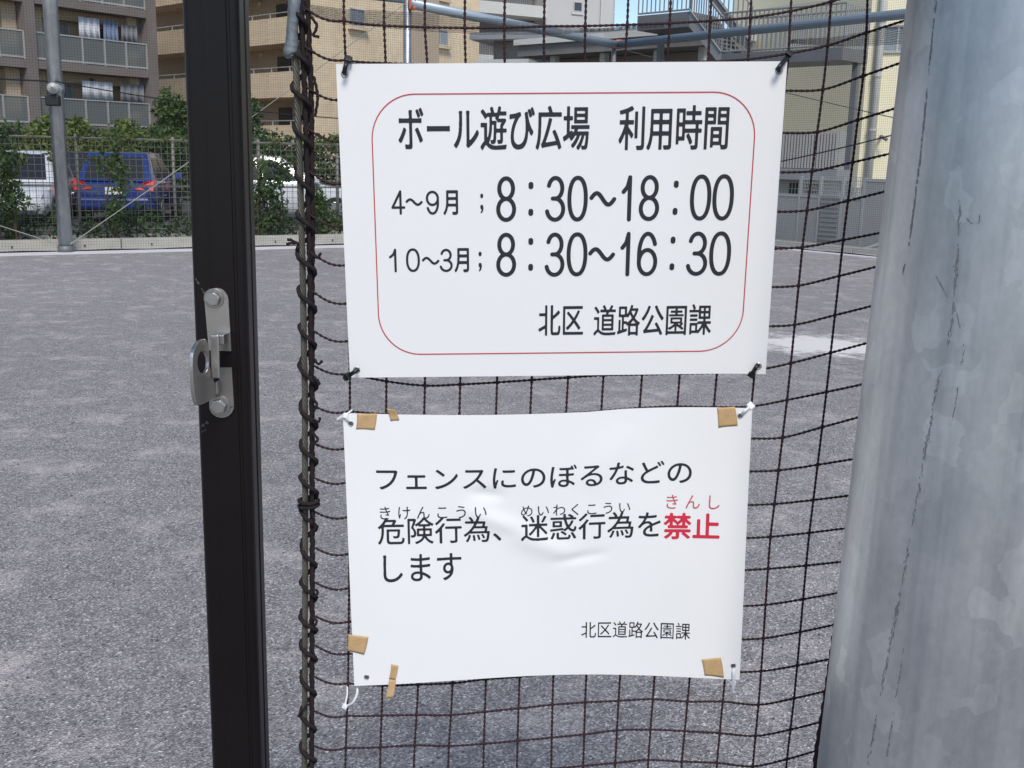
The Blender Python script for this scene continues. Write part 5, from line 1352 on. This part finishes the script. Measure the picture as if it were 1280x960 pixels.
# --- cable ties
def strip(mb, P, wdir, w, th):
    P = [Vector(p) for p in P]; wd = Vector(wdir).normalized()*w/2
    for i, p in enumerate(P):
        t = (P[min(i+1, len(P)-1)] - P[max(i-1, 0)]).normalized(); nn = t.cross(wd).normalized()*th/2; k = len(mb.v)
        mb.v += [tuple(p-wd-nn), tuple(p+wd-nn), tuple(p+wd+nn), tuple(p-wd+nn)]
        if i:
            for j in range(4): a = k-4+j; b = k-4+(j+1) % 4; mb.f.append((a, b, b+4, a+4))
    k = len(mb.v)-4; mb.f.append((k, k+1, k+2, k+3)); mb.f.append((k+3-4*(len(P)-1), k+2-4*(len(P)-1), k+1-4*(len(P)-1), k-4*(len(P)-1)))
def tie(path_px, dz, head_px, hdz, color, label, w=0.0042, head=0.0055, tail_px=None):
    root = thing('cable_tie', at_depth(*head_px, net_z(head_px[1]) + hdz), label, 'cable tie', 'cable ties holding the signs')
    P = catmull([tuple(at_depth(x, y, net_z(y) + z)) for (x, y), z in zip(path_px, dz)], 8)
    mb = MB(); d = Vector(P[-1]) - Vector(P[0]); side = d.cross(ray(*head_px)).normalized(); strip(mb, P, side, w, 0.0013); mb.build('strap', M[color], root, True)
    c = at_depth(*head_px, net_z(head_px[1]) + hdz); mb = MB()
    d.normalize(); up_ = d; sd = side; fw = up_.cross(sd).normalized()
    vs_ = [c + sd*(a*head*0.62) + up_*(b*head*0.55) + fw*(e*head*0.42) for e in (-1, 1) for a, b in ((-1,-1),(1,-1),(1,1),(-1,1))]
    mb.add(vs_, [(0,3,2,1),(4,5,6,7),(0,1,5,4),(1,2,6,5),(2,3,7,6),(3,0,4,7)]); mb.build('head', M[color], root, False, 0.0009)
    if tail_px:
        P = catmull([tuple(at_depth(x, y, net_z(y) + z)) for x, y, z in tail_px], 8); mb = MB(); strip(mb, P, side, w*0.8, 0.0012); mb.build('tail', M[color], root, True)
    return root
tie([(430, 92), (432, 82), (434.5, 75), (435, 70)], [-0.020, -0.022, -0.016, -0.006], (435.5, 74.5), -0.016, 'tie_black', 'black cable tie at the top left corner of the hours sign')
tie([(971, 88), (975, 82.5), (981, 75), (986, 68)], [-0.018, -0.021, -0.014, -0.005], (986.5, 67), -0.008, 'tie_black', 'black cable tie at the top right corner of the hours sign')
tie([(948, 455), (944.5, 460), (941, 466), (938, 471)], [-0.016, -0.019, -0.013, -0.005], (939.5, 468), -0.010, 'tie_black', 'black cable tie at the bottom right corner of the hours sign')
tie([(448, 461), (442, 465.5), (436, 469.5), (430, 474)], [-0.017, -0.020, -0.015, -0.006], (434, 471), -0.014, 'tie_black', 'black cable tie at the bottom left corner of the hours sign')
tie([(437.5, 528), (434, 523.5), (430, 520), (421, 524.5)], [-0.012, -0.017, -0.016, -0.013], (432, 519.5), -0.016, 'tie_white', 'white cable tie at the top left corner of the taped notice', 0.0035, 0.0045, [(430, 520, -0.016), (437, 515, -0.014), (440, 513, -0.01)])
tie([(926, 519), (931, 513.5), (936, 509.5), (940, 507)], [-0.012, -0.017, -0.013, -0.006], (938, 507.5), -0.010, 'tie_white', 'white cable tie at the top right corner of the taped notice', 0.0028, 0.0060, [(938, 507, -0.010), (942, 505.5, -0.008)])
tie([(446, 856), (446.5, 866), (441, 878), (432, 883)], [-0.008, -0.012, -0.012, -0.008], (431, 883), -0.008, 'tie_white', 'white cable tie dangling below the bottom left corner of the taped notice', 0.0026, 0.0048, [(431, 883, -0.008), (434, 868, -0.005), (434, 858, -0.003)])
tie([(917, 832), (917, 842), (916.5, 856), (916, 867)], [-0.012, -0.016, -0.013, -0.008], (916.5, 853), -0.012, 'tie_white', 'white cable tie hanging below the bottom right corner of the taped notice', 0.0032, 0.0046)

# --- loose stones on the gravel near the camera
rng = np.random.default_rng(77); V = []; Fc = []
for _ in range(30000):
    d = 1.9 + 7.0*rng.random()**1.7; x = (rng.random()-0.5)*d*1.25
    r = 0.0016 + 0.0042*rng.random()**3; k = len(V)
    a = rng.random()*6.28; ex, ey = r*(0.8+0.5*rng.random()), r*(0.8+0.5*rng.random()); ca, sa = math.cos(a), math.sin(a)
    for dx, dy, dz in ((1,0,0),(0,1,0),(-1,0,0),(0,-1,0)): V.append((x + dx*ex*ca - dy*ey*sa, d + dx*ex*sa + dy*ey*ca, r*0.25))
    V += [(x + r*0.2*ca, d + r*0.2*sa, r*0.9), (x, d, -r*0.2)]
    Fc += [(k, k+1, k+4), (k+1, k+2, k+4), (k+2, k+3, k+4), (k+3, k, k+4)]
def mat_stones():
    m = bpy.data.materials.new('stones'); m.use_nodes = True; N = m.node_tree.nodes; L = m.node_tree.links
    p = N['Principled BSDF']; p.inputs['Roughness'].default_value = 0.85; g = N.new('ShaderNodeNewGeometry')
    r = ramp(N, [(0.0, (0.06, 0.06, 0.068)), (0.6, (0.17, 0.168, 0.175)), (0.9, (0.32, 0.32, 0.325)), (1.0, (0.5, 0.5, 0.5))])
    L.new(g.outputs['Random Per Island'], r.inputs[0]); L.new(r.outputs[0], p.inputs['Base Color']); return m
o = mesh_obj('gravel', V, Fc, mat_stones()); tag(o, 'fine loose grey gravel scattered over the play ground', 'gravel'); o['kind'] = 'stuff'
# paler colour laid over the ground to the right, edge broken by noise
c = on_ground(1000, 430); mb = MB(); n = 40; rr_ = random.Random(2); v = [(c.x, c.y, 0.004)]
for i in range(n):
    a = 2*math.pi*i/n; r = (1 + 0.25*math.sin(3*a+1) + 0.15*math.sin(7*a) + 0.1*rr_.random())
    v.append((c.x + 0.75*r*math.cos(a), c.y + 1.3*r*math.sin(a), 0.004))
mb.add(v, [(0, i+1, (i+1) % n + 1) for i in range(n)]); o = mb.build('pale_patch', M['pale_area']); struct(o)

for o in bpy.data.objects:
    if '_w' in o: del o['_w']
